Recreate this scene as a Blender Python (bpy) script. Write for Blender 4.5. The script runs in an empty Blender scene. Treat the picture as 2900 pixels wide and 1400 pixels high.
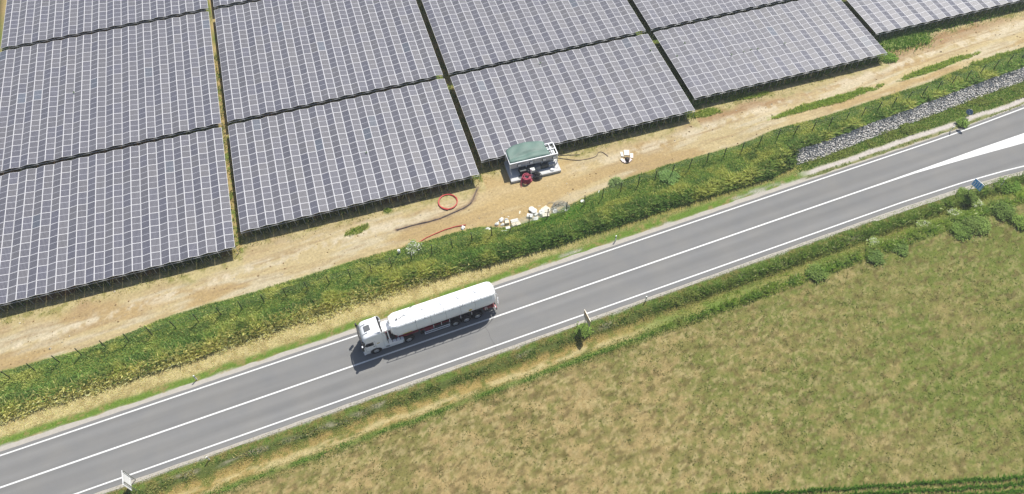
import bpy, math, random
import numpy as np
from mathutils import Vector, Matrix

# ------------------------------------------------------------------ camera, sky, sun, exposure
scene = bpy.context.scene
COL = scene.collection
PITCH, ROLL, FPX = 0.970417185, -0.024237311, 2104.0823
IMW, IMH, CAMZ = 2900.0, 1400.0, 74.15
c_, s_ = math.cos(PITCH), math.sin(PITCH)
FWD = np.array([0, c_, -s_])
_r = np.array([1.0, 0, 0]); _u = np.array([0, s_, c_])
RGT = math.cos(ROLL)*_r + math.sin(ROLL)*_u
UPV = -math.sin(ROLL)*_r + math.cos(ROLL)*_u
cam_data = bpy.data.cameras.new('camera')
cam = bpy.data.objects.new('camera', cam_data); COL.objects.link(cam)
M = Matrix(((RGT[0], UPV[0], -FWD[0], 0), (RGT[1], UPV[1], -FWD[1], 0), (RGT[2], UPV[2], -FWD[2], CAMZ), (0, 0, 0, 1)))
cam.matrix_world = M
cam_data.sensor_width = 36.0
cam_data.lens = FPX*36.0/IMW
cam_data.clip_start = 0.5; cam_data.clip_end = 6000
scene.camera = cam

SUN_EL, SUN_AZ = math.radians(55.5), math.radians(30.0)      # azimuth from +Y towards +X
world = bpy.data.worlds.new('World'); scene.world = world; world.use_nodes = True
wn = world.node_tree; bg = wn.nodes['Background']
sky = wn.nodes.new('ShaderNodeTexSky'); sky.sky_type = 'NISHITA'; sky.sun_disc = False
sky.sun_elevation = SUN_EL; sky.sun_rotation = SUN_AZ; sky.altitude = 200; sky.dust_density = 1.5
wn.links.new(sky.outputs[0], bg.inputs[0]); bg.inputs[1].default_value = 0.085
sd = bpy.data.lights.new('sun', 'SUN'); sd.energy = 4.9; sd.angle = math.radians(0.5); sd.color = (1.0, 0.96, 0.89)
so = bpy.data.objects.new('sun', sd); COL.objects.link(so); so.location = (60, 80, 120)
sdir = Vector((math.sin(SUN_AZ)*math.cos(SUN_EL), math.cos(SUN_AZ)*math.cos(SUN_EL), math.sin(SUN_EL)))
so.rotation_euler = sdir.to_track_quat('Z', 'Y').to_euler()
vs = scene.view_settings
vs.view_transform = 'Standard'; vs.look = 'None'; vs.gamma = 1; vs.use_curve_mapping = False
vs.exposure = 0.48

# ------------------------------------------------------------------ helpers
RA = math.radians(20.0); RC, RS = math.cos(RA), math.sin(RA)
def W(s, t, z=0.0):                       # road frame (along, across) -> world
    return (s*RC - t*RS, s*RS + t*RC, z)
def ST(x, y): return x*RC + y*RS, -x*RS + y*RC

def hash2(ix, iy, seed):
    with np.errstate(over='ignore'):
        h = (ix.astype(np.int64)*374761393 + iy.astype(np.int64)*668265263 + seed*1442695041) & 0xffffffff
        h = ((h ^ (h >> 13))*1274126177) & 0xffffffff
        h = (h ^ (h >> 16)) & 0xffffff
    return h/float(0xffffff)
def vnoise(x, y, seed=0):
    x = np.asarray(x, float); y = np.asarray(y, float)
    ix = np.floor(x); iy = np.floor(y); fx = x-ix; fy = y-iy
    fx = fx*fx*(3-2*fx); fy = fy*fy*(3-2*fy)
    a = hash2(ix, iy, seed); b = hash2(ix+1, iy, seed); c = hash2(ix, iy+1, seed); d = hash2(ix+1, iy+1, seed)
    return (a*(1-fx)+b*fx)*(1-fy) + (c*(1-fx)+d*fx)*fy
def fbm(x, y, seed=0, octv=4):
    r = 0; a = .5; t = 0
    for k in range(octv):
        r = r + a*vnoise(x*2**k+17.3*k, y*2**k-9.1*k, seed+k*7); t += a; a *= .55
    return r/t
def sstep(e0, e1, x):
    k = np.clip((np.asarray(x, float)-e0)/(e1-e0), 0, 1); return k*k*(3-2*k)
def lp(x, xs, ys): return np.interp(x, xs, ys)

# boundaries measured across the road as functions of distance along it
def t_wall0(s): return lp(s, [56, 60, 67, 74, 80, 89, 95, 120], [46.2, 46.0, 46.4, 46.7, 47.0, 47.4, 47.5, 48.4])
def t_wall1(s): return t_wall0(s) + 1.35
def t_dirt(s): return lp(s, [-60, -41, -30, -22, -13, 0, 7, 12, 15, 17, 19, 24, 29, 35, 41, 56, 64, 75, 82, 89, 99, 140],
                            [53.0, 52.9, 52.4, 53.3, 52.9, 52.8, 52.4, 52.3, 51.9, 50.9, 50.5, 50.6, 51.4, 52.2, 52.3, 51.6, 51.2, 51.2, 51.4, 51.9, 52.1, 53])
def t_tall(s): return lp(s, [-60, -41, -20, -7, 3, 13, 21, 43, 52, 56], [46.9, 46.8, 46.7, 47.1, 47.1, 46.4, 45.9, 45.7, 45.4, 46.0]) + sstep(55.5, 57.5, s)*(t_wall1(s)-46.0)
def bankh(s): return 1.35*sstep(50, 57.5, s)
def terrain(s, t):
    s = np.asarray(s, float); t = np.asarray(t, float)
    H = bankh(s)
    w0 = t_wall0(s); w1 = t_wall1(s)
    up = H*np.clip((t-w0)/(w1-w0), 0, 1)*(1-sstep(w1+3, w1+10, t))
    rough = sstep(t_tall(s)-.3, t_tall(s)+1.0, t)*(1-sstep(t_dirt(s)-1.5, t_dirt(s)+.3, t))
    hump = 0.45*rough*(1-sstep(54, 57, s))
    z = up + hump
    # ditch on the near side
    dd = lp(s, [-60, 0, 30, 60, 90], [.2, .25, .4, .55, .55])
    z = z - dd*np.exp(-((t-32.75)/.75)**2) + .12*np.exp(-((t-31.1)/.6)**2)
    # soft relief off the road
    off = sstep(44.4, 46.5, t) + (1-sstep(33.0, 34.9, t))
    z = z + off*0.10*(fbm(s*.9, t*.9, 5, 3)-.5)
    return z
def tz(x, y):
    s, t = ST(x, y); return float(terrain(s, t))
def at(px, py, h=0.0, ground=True):       # photo pixel -> point at height h above the terrain
    d = FWD + ((px-IMW/2)/FPX)*RGT - ((py-IMH/2)/FPX)*UPV
    z = h
    for _ in range(6):
        k = (z-CAMZ)/d[2]; x, y = d[0]*k, d[1]*k
        if not ground: break
        z = tz(x, y) + h
    return np.array([x, y, z])

# --- materials
def mat(name, color=(.5,.5,.5), rough=.6, metal=0.0, spec=.5, noise=0.0, nscale=5.0, bump=0.0, coat=0.0, emit=None, alpha=None):
    m = bpy.data.materials.new(name); m.use_nodes = True
    nt = m.node_tree; b = nt.nodes['Principled BSDF']
    b.inputs['Base Color'].default_value = (*color, 1); b.inputs['Roughness'].default_value = rough
    b.inputs['Metallic'].default_value = metal; b.inputs['Specular IOR Level'].default_value = spec
    b.inputs['Coat Weight'].default_value = coat
    if noise or bump:
        tc = nt.nodes.new('ShaderNodeTexCoord'); n = nt.nodes.new('ShaderNodeTexNoise')
        n.inputs['Scale'].default_value = nscale; n.inputs['Detail'].default_value = 6
        nt.links.new(tc.outputs['Object'], n.inputs['Vector'])
        if noise:
            mx = nt.nodes.new('ShaderNodeMix'); mx.data_type = 'RGBA'
            a = [max(0, c*(1-noise)) for c in color]; bb = [min(1, c*(1+noise)) for c in color]
            mx.inputs[6].default_value = (*a, 1); mx.inputs[7].default_value = (*bb, 1)
            nt.links.new(n.outputs[0], mx.inputs[0]); nt.links.new(mx.outputs[2], b.inputs['Base Color'])
        if bump:
            bp = nt.nodes.new('ShaderNodeBump'); bp.inputs['Strength'].default_value = bump; bp.inputs['Distance'].default_value = .05
            nt.links.new(n.outputs[0], bp.inputs['Height']); nt.links.new(bp.outputs[0], b.inputs['Normal'])
    return m
def mat_attr(name, rough=.9, fine=0.35, fscale=6.0, bump=.3, bdist=.05, transl=0.0, spec=.2, stretch=None, fine2=0.0, f2scale=30):
    m = bpy.data.materials.new(name); m.use_nodes = True
    nt = m.node_tree; b = nt.nodes['Principled BSDF']
    b.inputs['Roughness'].default_value = rough; b.inputs['Specular IOR Level'].default_value = spec
    at_ = nt.nodes.new('ShaderNodeAttribute'); at_.attribute_name = 'Col'
    out = at_.outputs['Color']
    if fine or bump:
        tc = nt.nodes.new('ShaderNodeTexCoord'); mp = nt.nodes.new('ShaderNodeMapping')
        nt.links.new(tc.outputs['Object'], mp.inputs['Vector'])
        if stretch: mp.inputs['Rotation'].default_value = (0, 0, -RA); mp.inputs['Scale'].default_value = stretch
        n = nt.nodes.new('ShaderNodeTexNoise'); n.inputs['Scale'].default_value = fscale; n.inputs['Detail'].default_value = 8; n.inputs['Roughness'].default_value = .65
        nt.links.new(mp.outputs[0], n.inputs['Vector'])
        if fine:
            mr = nt.nodes.new('ShaderNodeMapRange'); mr.inputs[1].default_value = .3; mr.inputs[2].default_value = .7
            mr.inputs[3].default_value = 1-fine; mr.inputs[4].default_value = 1+fine
            nt.links.new(n.outputs[0], mr.inputs[0])
            vm = nt.nodes.new('ShaderNodeVectorMath'); vm.operation = 'SCALE'
            nt.links.new(out, vm.inputs[0]); nt.links.new(mr.outputs[0], vm.inputs['Scale']); out = vm.outputs[0]
        if bump:
            bp = nt.nodes.new('ShaderNodeBump'); bp.inputs['Strength'].default_value = bump; bp.inputs['Distance'].default_value = bdist
            nt.links.new(n.outputs[0], bp.inputs['Height']); nt.links.new(bp.outputs[0], b.inputs['Normal'])
    nt.links.new(out, b.inputs['Base Color'])
    if transl:
        tr = nt.nodes.new('ShaderNodeBsdfTranslucent'); ms = nt.nodes.new('ShaderNodeMixShader'); ms.inputs[0].default_value = transl
        nt.links.new(out, tr.inputs[0]); nt.links.new(b.outputs[0], ms.inputs[1]); nt.links.new(tr.outputs[0], ms.inputs[2])
        nt.links.new(ms.outputs[0], nt.nodes['Material Output'].inputs[0])
    return m

# --- mesh building
class MB:
    def __init__(self): self.v = []; self.f = []; self.m = []; self.mats = []; self.sm = []
    def mi(self, m):
        if m not in self.mats: self.mats.append(m)
        return self.mats.index(m)
    def add(self, vs, fs, m, smooth=False):
        o = len(self.v); k = self.mi(m)
        self.v += [tuple(v) for v in vs]
        for f in fs: self.f.append(tuple(i+o for i in f)); self.m.append(k); self.sm.append(smooth)
    def box(self, x0, x1, y0, y1, z0, z1, m, rot=0, org=None, taper=1.0):
        vs = []
        cx, cy = (x0+x1)/2, (y0+y1)/2
        for z, k in ((z0, 1), (z1, taper)):
            for x, y in ((x0, y0), (x1, y0), (x1, y1), (x0, y1)):
                x2, y2 = cx+(x-cx)*k, cy+(y-cy)*k
                if rot:
                    ox, oy = org or (cx, cy); dx, dy = x2-ox, y2-oy
                    x2, y2 = ox+dx*math.cos(rot)-dy*math.sin(rot), oy+dx*math.sin(rot)+dy*math.cos(rot)
                vs.append((x2, y2, z))
        self.add(vs, [(3,2,1,0), (4,5,6,7), (0,1,5,4), (1,2,6,5), (2,3,7,6), (3,0,4,7)], m)
        return self
    def cyl(self, p0, p1, r, m, n=12, r1=None, caps=True, smooth=True):
        p0 = Vector(p0); p1 = Vector(p1); d = (p1-p0)
        if d.length < 1e-6: return self
        q = d.to_track_quat('Z', 'Y'); r1 = r if r1 is None else r1
        vs = []
        for p, rr in ((p0, r), (p1, r1)):
            for k in range(n):
                a = 2*math.pi*k/n; vs.append(p + q @ Vector((rr*math.cos(a), rr*math.sin(a), 0)))
        self.add(vs, [(k, (k+1) % n, n+(k+1) % n, n+k) for k in range(n)], m, smooth)
        if caps: self.add(vs[:n], [tuple(range(n-1, -1, -1))], m); self.add(vs[n:], [tuple(range(n))], m)
        return self
    def tube(self, pts, r, m, n=8, closed=False):
        pts = [Vector(p) for p in pts]; N = len(pts); rings = []
        for i, p in enumerate(pts):
            a = pts[(i-1) % N] if (closed or i > 0) else pts[i]; b = pts[(i+1) % N] if (closed or i < N-1) else pts[i]
            d = (b-a).normalized(); up = Vector((0, 0, 1)) if abs(d.z) < .95 else Vector((1, 0, 0))
            x = d.cross(up).normalized(); y = x.cross(d)
            rings += [p + r*(math.cos(2*math.pi*k/n)*x + math.sin(2*math.pi*k/n)*y) for k in range(n)]
        fs = []
        for i in range(N if closed else N-1):
            j = (i+1) % N
            fs += [(i*n+k, i*n+(k+1) % n, j*n+(k+1) % n, j*n+k) for k in range(n)]
        self.add(rings, fs, m, True)
        if not closed: self.add(rings[:n], [tuple(range(n))], m); self.add(rings[-n:], [tuple(range(n-1, -1, -1))], m)
        return self
    def loft(self, rings, m, cap0=True, cap1=True, smooth=False, closed=True):
        n = len(rings[0]); vs = [v for r in rings for v in r]; fs = []
        for i in range(len(rings)-1):
            for k in range(n if closed else n-1): fs.append((i*n+k, i*n+(k+1) % n, (i+1)*n+(k+1) % n, (i+1)*n+k))
        self.add(vs, fs, m, smooth)
        if cap0: self.add(rings[0], [tuple(range(n-1, -1, -1))], m)
        if cap1: self.add(rings[-1], [tuple(range(n))], m)
        return self
    def poly(self, pts, m, th=0.0, nrm=(0, 0, 1)):
        if th == 0: self.add(pts, [tuple(range(len(pts)))], m); return self
        nv = Vector(nrm).normalized()*th; a = [Vector(p) for p in pts]; b = [p-nv for p in a]; n = len(pts)
        self.add(a+b, [tuple(range(n)), tuple(range(2*n-1, n-1, -1))] + [(k, n+k, n+(k+1) % n, (k+1) % n) for k in range(n)], m)
        return self
    def mesh(self, name):
        me = bpy.data.meshes.new(name); me.from_pydata(self.v, [], self.f)
        for m in self.mats: me.materials.append(m)
        me.polygons.foreach_set('material_index', self.m); me.polygons.foreach_set('use_smooth', self.sm)
        me.update(); return me
    def build(self, name, parent=None, loc=None, rz=0.0, bevel=0.0, matrix=None):
        o = bpy.data.objects.new(name, self.mesh(name)); COL.objects.link(o)
        if parent is not None: o.parent = parent
        if loc is not None: o.location = loc
        if rz: o.rotation_euler.z = rz
        if bevel:
            b = o.modifiers.new('bevel', 'BEVEL'); b.width = bevel; b.segments = 2; b.limit_method = 'ANGLE'; b.angle_limit = math.radians(40)
        return o
def tag(o, label=None, cat=None, group=None, kind=None):
    if label: o['label'] = label
    if cat: o['category'] = cat
    if group: o['group'] = group
    if kind: o['kind'] = kind
    return o
def empty(name, loc=(0,0,0), rz=0.0, rx=0.0, ry=0.0):
    o = bpy.data.objects.new(name, None); COL.objects.link(o); o.location = loc; o.rotation_euler = (rx, ry, rz)
    o.empty_display_size = .2; return o
def np_mesh(name, V, F, material, colors=None, nper=3, smooth=False, uv=None):
    me = bpy.data.meshes.new(name); nf = len(F)
    me.vertices.add(len(V)); me.vertices.foreach_set('co', np.ascontiguousarray(V, np.float32).ravel())
    me.loops.add(nf*nper); me.loops.foreach_set('vertex_index', np.ascontiguousarray(F, np.int32).ravel())
    me.polygons.add(nf); me.polygons.foreach_set('loop_start', np.arange(0, nf*nper, nper, dtype=np.int32))
    me.polygons.foreach_set('use_smooth', np.full(nf, smooth))
    me.update(calc_edges=True)
    if colors is not None:
        ca = me.color_attributes.new('Col', 'FLOAT_COLOR', 'POINT')
        c4 = np.ones((len(V), 4), np.float32); c4[:, :3] = colors; ca.data.foreach_set('color', c4.ravel())
    if uv is not None:
        ul = me.uv_layers.new(name='UVMap'); ul.data.foreach_set('uv', np.ascontiguousarray(uv, np.float32).ravel())
    for m in (material if isinstance(material, (list, tuple)) else [material]): me.materials.append(m)
    return me
def link(name, me, parent=None):
    o = bpy.data.objects.new(name, me); COL.objects.link(o)
    if parent is not None: o.parent = parent
    return o
def lin(r, g, b, k=1.75):                 # seen sRGB colour in sun -> albedo estimate
    f = lambda c: ((c/255+.055)/1.055)**2.4 if c > 10 else c/255/12.92
    return np.array([f(r), f(g), f(b)])/k
def mixc(a, b, w):
    w = np.asarray(w)[..., None]; return a*(1-w)+b*w

# ------------------------------------------------------------------ ground
def grow(a, b, step, far, fac=1.35):
    core = list(np.arange(a, b+step*.5, step)); lo = []; d = step; x = a
    while x > -far: d *= fac; x -= d; lo.append(x)
    hi = []; d = step; x = core[-1]
    while x < far: d *= fac; x += d; hi.append(x)
    return np.array(lo[::-1]+core+hi)
SS = grow(-46, 118, .25, 2500); TT = grow(0, 92, .2, 2500)
gs, gt = np.meshgrid(SS, TT, indexing='ij')
def ground_color(s, t):
    n1 = fbm(s*.35, t*.35, 11, 5); n2 = fbm(s*1.6, t*1.6, 23, 4); n3 = fbm(s*.09, t*.14, 31, 3); n4 = fbm(s*3.1, t*3.1, 47, 3)
    streak = fbm(s*.16, t*1.3, 61, 4); streak2 = fbm(s*.25, t*3.0, 67, 3)
    wig = (fbm(s*.45, 0*t+3, 71, 4)-.5)
    tan_ = lin(186, 164, 108); straw = lin(204, 184, 124); green = lin(112, 136, 56); dgreen = lin(84, 108, 48)
    brown = lin(150, 122, 82); pale = lin(214, 200, 166); sand = lin(209, 190, 144); ochre = lin(196, 170, 122); gravel = lin(205, 200, 190)
    # field
    wrm = fbm(s*.9+2.2*fbm(s*.5, t*.5, 401, 3), t*2.0+2.2*fbm(s*.5+9, t*.5, 403, 3), 405, 4)
    tone = mixc(lin(184, 162, 112), lin(142, 136, 80), sstep(.36, .62, n1*.4+n2*.6-.03+.10*sstep(5, 60, s)))
    gl = np.clip(sstep(.47, .62, fbm(s*.13, t*.2, 83, 4)*.45+wrm*.55+.07*sstep(30, 80, s)-.03*(1-sstep(0, 30, s))), 0, 1)
    field = mixc(tone, lin(112, 128, 56), gl*(.42+.48*sstep(15, 60, s)))
    field = mixc(field, lin(124, 134, 62), sstep(5, 75, s)*.45)
    field = mixc(field, lin(196, 178, 128), sstep(.53, .63, wrm*.4+n4*.6)*(.7-.3*sstep(20, 60, s)))
    field = mixc(field, lin(112, 98, 60), sstep(.57, .68, fbm(s*1.3, t*2.6, 411, 4))*.6)
    field = field*(1+.05*np.sin((t+.32*s)*2.6+2*n1))[..., None]
    col = field.copy()
    def zone(t0, t1, c, soft=.25, amt=1.0):
        nonlocal col
        w = sstep(-soft, soft, t-(t0+wig*.5))*(1-sstep(-soft, soft, t-(t1+wig*.5)))*amt
        col = mixc(col, c, w)
    verge = mixc(lin(150, 142, 80), lin(104, 130, 54), sstep(.4, .6, n2))
    dry = mixc(lin(176, 154, 96), lin(122, 126, 62), sstep(.48, .6, n2))
    zone(32.2, 60, verge); zone(31.3, 33.3, dry, .3)
    zone(31.5+wig*.8, 32.3+wig*.6, lin(206, 190, 140), .35, .85*(1-sstep(48, 62, s))*sstep(.30, .46, fbm(s*.5, t*1.5, 97, 3)))
    zone(30.75, 31.3, lin(112, 144, 62), .22, .7*sstep(.38, .52, n1+.05))
    zone(30.6, 33.0, mixc(lin(120, 140, 66), lin(150, 146, 84), sstep(.4, .6, n1)), .4, sstep(18, 34, s))
    zone(33.3, 34.3, mixc(dgreen, lin(110, 116, 66), n2), .3, .9)
    zone(34.3, 35.1, mixc(lin(140, 132, 76), lin(112, 136, 60), sstep(.4, .6, n2)), .2)
    zone(33.6, 34.2, lin(168, 160, 138), .15, .8*sstep(.56, .66, fbm(s*.22, t*.6, 91, 3)))
    zone(34.95, 36, gravel, .12)
    # far verge
    zone(43, 43.95, mixc(gravel, lin(196, 180, 146), sstep(.4, .6, n2)), .15)
    zone(43.9, 44.9, mixc(lin(118, 146, 60), lin(160, 150, 92), sstep(.55, .68, n2)), .2)
    zone(43.6, 44.5, gravel, .3, .8*sstep(.55, .68, fbm(s*.3, t*.9, 93, 3))*sstep(14, 24, s))
    zone(44.8, 48, mixc(lin(210, 194, 140), lin(184, 166, 114), sstep(.4, .65, n2)), .3, 1-.75*sstep(12, 34, s))
    zone(45.3, 48, lin(170, 156, 88), .3, sstep(20, 40, s)*.8)
    zone(t_tall(s), 70, mixc(lin(112, 136, 56), lin(150, 154, 76), n2), .3)
    wl = sstep(55, 58, s)
    zone(43.55, 44.1, mixc(lin(118, 136, 66), lin(170, 162, 120), n2), .12, wl)
    zone(44.1, 44.85, mixc(lin(206, 196, 186), lin(232, 224, 216), n4), .12, wl)
    zone(44.85, 49, mixc(lin(110, 132, 60), lin(136, 142, 76), n2), .2, wl)
    # dirt site road
    d = mixc(sand, pale, sstep(.45, .62, streak)); d = mixc(d, ochre, sstep(.52, .66, fbm(s*.1, t*.5, 101, 4)))
    d = mixc(d, lin(180, 156, 118), sstep(.56, .66, streak2)*.45)
    rut = np.exp(-((t-lp(s, [-60, 20, 60, 120], [58.5, 60.5, 57.6, 60.5]) - wig)/1.5)**2)
    d = mixc(d, mixc(lin(196, 168, 130), lin(170, 140, 104), streak2), rut*sstep(.35, .55, n1+.12)*(.75+.25*sstep(20, 45, s)))
    d = mixc(d, lin(176, 140, 98), sstep(.5, .62, fbm(s*.12, t*1.8, 141, 4))*rut*sstep(15, 40, s)*.8)
    d = mixc(d, lin(228, 214, 184), .9*np.exp(-((t-lp(s, [-60, 0, 40, 120], [55.6, 56.4, 55.9, 57.4]))/(.7+.35*sstep(30, 50, s)))**2)*sstep(.42, .56, n2*.5+n1*.5))
    for c0, am, ph, wd in ((54.6, .5, 0, .10), (56.4, .5, .3, .10), (55.7, .9, 2.1, .09), (57.5, .9, 2.3, .09), (58.9, .7, 4.0, .12), (60.6, .7, 4.1, .12)):
        tc_ = c0+lp(s, [-50, 10, 60, 110], [0, .8, -.6, 1.6])+am*np.sin(s/11.0+ph)
        d = mixc(d, lin(172, 146, 108), np.exp(-((t-tc_)/wd)**2)*sstep(.42, .58, fbm(s*.2, t*.05+c0, 131, 3))*.6)
    smooth_ = np.exp(-(((s-22)/9)**2+((t-56)/4.5)**2))
    d = mixc(d, lin(208, 182, 130), np.clip(smooth_*1.3, 0, 1)*.8)
    zone(t_dirt(s), 400, d, .3)
    # straw fringe in front of the tables (edge line of the arrays runs at -4.2 deg to the road)
    return col, n1, n2
PHI = 0.275612362; AU, BV = 1.0755415*72.6/73, 2.0498535*72.6/73
EV = np.array([math.cos(PHI), math.sin(PHI)]); NV = np.array([math.sin(PHI), -math.cos(PHI)])
def lat(x, y): return (x*EV[0]+y*EV[1])/AU, (x*NV[0]+y*NV[1])/BV
T_U0 = [-73.6, -44.785, -16.01, 12.77, 41.58, 70.34]; B_ROWS = [11, 10, 9, 8, 7, 5]
def front_v(u):                            # v of the front edge of the tables under lattice coordinate u
    r = np.full_like(u, -38.32+5.0)
    for u0, n in zip(T_U0, B_ROWS): r = np.where((u >= u0-.39) & (u < u0+28.4), -38.32+n, r)
    r = np.where(u < -73.6, -38.32+11, r); return r
gc, gn1, gn2 = ground_color(gs, gt)
gx, gy, _ = W(gs, gt); lu, lv = lat(gx, gy)
dfr = (lv-front_v(lu))*BV                  # metres in front of (+) / under (-) the tables
wf = sstep(2.6, .9, dfr + (gn1-.5)*3)      # straw fringe
wf = 1-sstep(.9, 2.6, dfr+(gn1-.5)*3.0)
sfr = mixc(lin(206, 192, 140), lin(160, 156, 92), sstep(.5, .66, gn2))
gcol = mixc(gc, sfr, wf*(gt > 50)*.85)
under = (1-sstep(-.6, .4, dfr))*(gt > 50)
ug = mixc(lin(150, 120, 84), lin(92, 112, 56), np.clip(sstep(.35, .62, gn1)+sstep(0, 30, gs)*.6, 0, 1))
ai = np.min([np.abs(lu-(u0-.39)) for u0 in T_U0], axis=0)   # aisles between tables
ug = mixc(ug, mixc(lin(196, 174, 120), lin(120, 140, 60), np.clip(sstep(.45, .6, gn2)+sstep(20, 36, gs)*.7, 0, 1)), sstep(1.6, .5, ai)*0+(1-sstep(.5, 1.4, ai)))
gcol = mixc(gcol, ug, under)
# green islands in the dirt (traced ellipses along the road)
def isl(s0, t0, ls, lt, c, rot=0.0):
    global gcol
    ds = gs-s0; dt_ = gt-t0-rot*ds
    w = np.clip(1.25-((ds/ls)**2+(dt_/lt)**2)-(gn2-.5)*1.6, 0, 1); gcol = mixc(gcol, c, sstep(.0, .5, w))
ISL = []
def isl_px(x0, y0, x1, y1, lt, c=(116, 142, 58)):
    a = at(x0, y0); b = at(x1, y1); sa, ta = ST(a[0], a[1]); sb, tb = ST(b[0], b[1])
    isl((sa+sb)/2, (ta+tb)/2, abs(sb-sa)/2, lt, lin(*c), (tb-ta)/(sb-sa)); ISL.append(((sa+sb)/2, (ta+tb)/2, abs(sb-sa)/2, lt, (tb-ta)/(sb-sa)))
isl_px(2190, 333, 2492, 245, .75); isl_px(2550, 226, 2760, 152, .6); isl_px(2495, 115, 2625, 100, 1.6); isl_px(2745, 185, 2900, 140, .4, (140, 150, 78))
isl_px(2055, 285, 2180, 262, .5, (150, 158, 88)); isl_px(1965, 330, 2040, 308, .7, (160, 166, 96))
isl_px(980, 665, 1045, 640, .5, (160, 160, 96)); isl_px(1085, 600, 1110, 596, .4, (130, 150, 80))
# dark disturbed strip of the filled cable trench
TR = [(1122, 652), (1150, 645), (1200, 631), (1233, 622), (1265, 612), (1298, 597), (1314, 588), (1330, 578), (1340, 566), (1346, 550), (1352, 532)]
for i in range(len(TR)-1):
    a = at(*TR[i]); b = at(*TR[i+1]); sa, ta = ST(a[0], a[1]); sb, tb = ST(b[0], b[1])
    L2 = (sb-sa)**2+(tb-ta)**2; k = np.clip(((gs-sa)*(sb-sa)+(gt-ta)*(tb-ta))/L2, 0, 1)
    dd = np.hypot(gs-sa-k*(sb-sa), gt-ta-k*(tb-ta))
    gcol = mixc(gcol, lin(164, 142, 116), (1-sstep(.12, .45, dd+(gn2-.5)*.3))*.75)
gcol = gcol*(0.92+.16*vnoise(gs*6, gt*6, 131))[..., None]
gz = terrain(gs, gt)
gz = gz + (gt > 52)*.05*(fbm(gs*.25, gt*2.4, 151, 4)-.5)*1.5
V = np.stack([gx, gy, gz], -1).reshape(-1, 3)
ni, nj = gs.shape; idx = np.arange(ni*nj).reshape(ni, nj)
F = np.stack([idx[:-1, :-1], idx[1:, :-1], idx[1:, 1:], idx[:-1, 1:]], -1).reshape(-1, 4)
M_ground = mat_attr('earth and grass', rough=.95, fine=.20, fscale=3.5, bump=.40, bdist=.07, spec=.15)
g = link('ground', np_mesh('ground', V, F, M_ground, gcol.reshape(-1, 3), 4, True)); tag(g, kind='structure')

# ------------------------------------------------------------------ road
def up_l(s): return lp(s, [-3000, 75, 80, 85, 91, 130, 160], [42.90, 42.90, 42.96, 43.10, 43.30, 45.5, 48.5])
def lo_l(s): return lp(s, [-3000, 56, 64.9, 70, 74.3, 80.4, 84, 92, 110, 150], [35.92, 35.98, 35.98, 35.86, 35.75, 35.36, 35.0, 34.0, 31.2, 24.0])
def c_top(s): return lp(s, [-3000, 66, 74, 80, 88, 110, 140], [39.48, 39.50, 39.55, 39.62, 39.61, 39.7, 39.9])
def c_bot(s): return lp(s, [-3000, 62, 69.5, 75.8, 80.5, 86.2, 110, 140], [39.32, 39.32, 39.24, 38.90, 38.60, 38.22, 36.6, 34])
SR = np.concatenate([[-2400, -800, -300, -150, -80], np.arange(-50, 120, .5), [125, 132, 140, 150]])
def strip(lo, hi, z, material, name, parent=None, cols=None, n=1, th=0.0):
    V = []; F = []; ts = np.linspace(0, 1, n+1)
    for s in SR:
        a, b = float(lo(s)), float(hi(s))
        for k in ts: V.append(W(s, a+(b-a)*k, z))
    if th:
        m0 = len(V)
        for s in SR: V.append(W(s, float(lo(s))-.03, z-th)); V.append(W(s, float(hi(s))+.03, z-th))
    w = n+1
    for i in range(len(SR)-1):
        for k in range(n): F.append((i*w+k, (i+1)*w+k, (i+1)*w+k+1, i*w+k+1))
        if th:
            F.append((m0+2*i, m0+2*i+2, (i+1)*w, i*w)); F.append((i*w+n, (i+1)*w+n, m0+2*i+3, m0+2*i+1))
    me = bpy.data.meshes.new(name); me.from_pydata(V, [], F); me.materials.append(material); me.update()
    o = link(name, me, parent); return o
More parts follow.
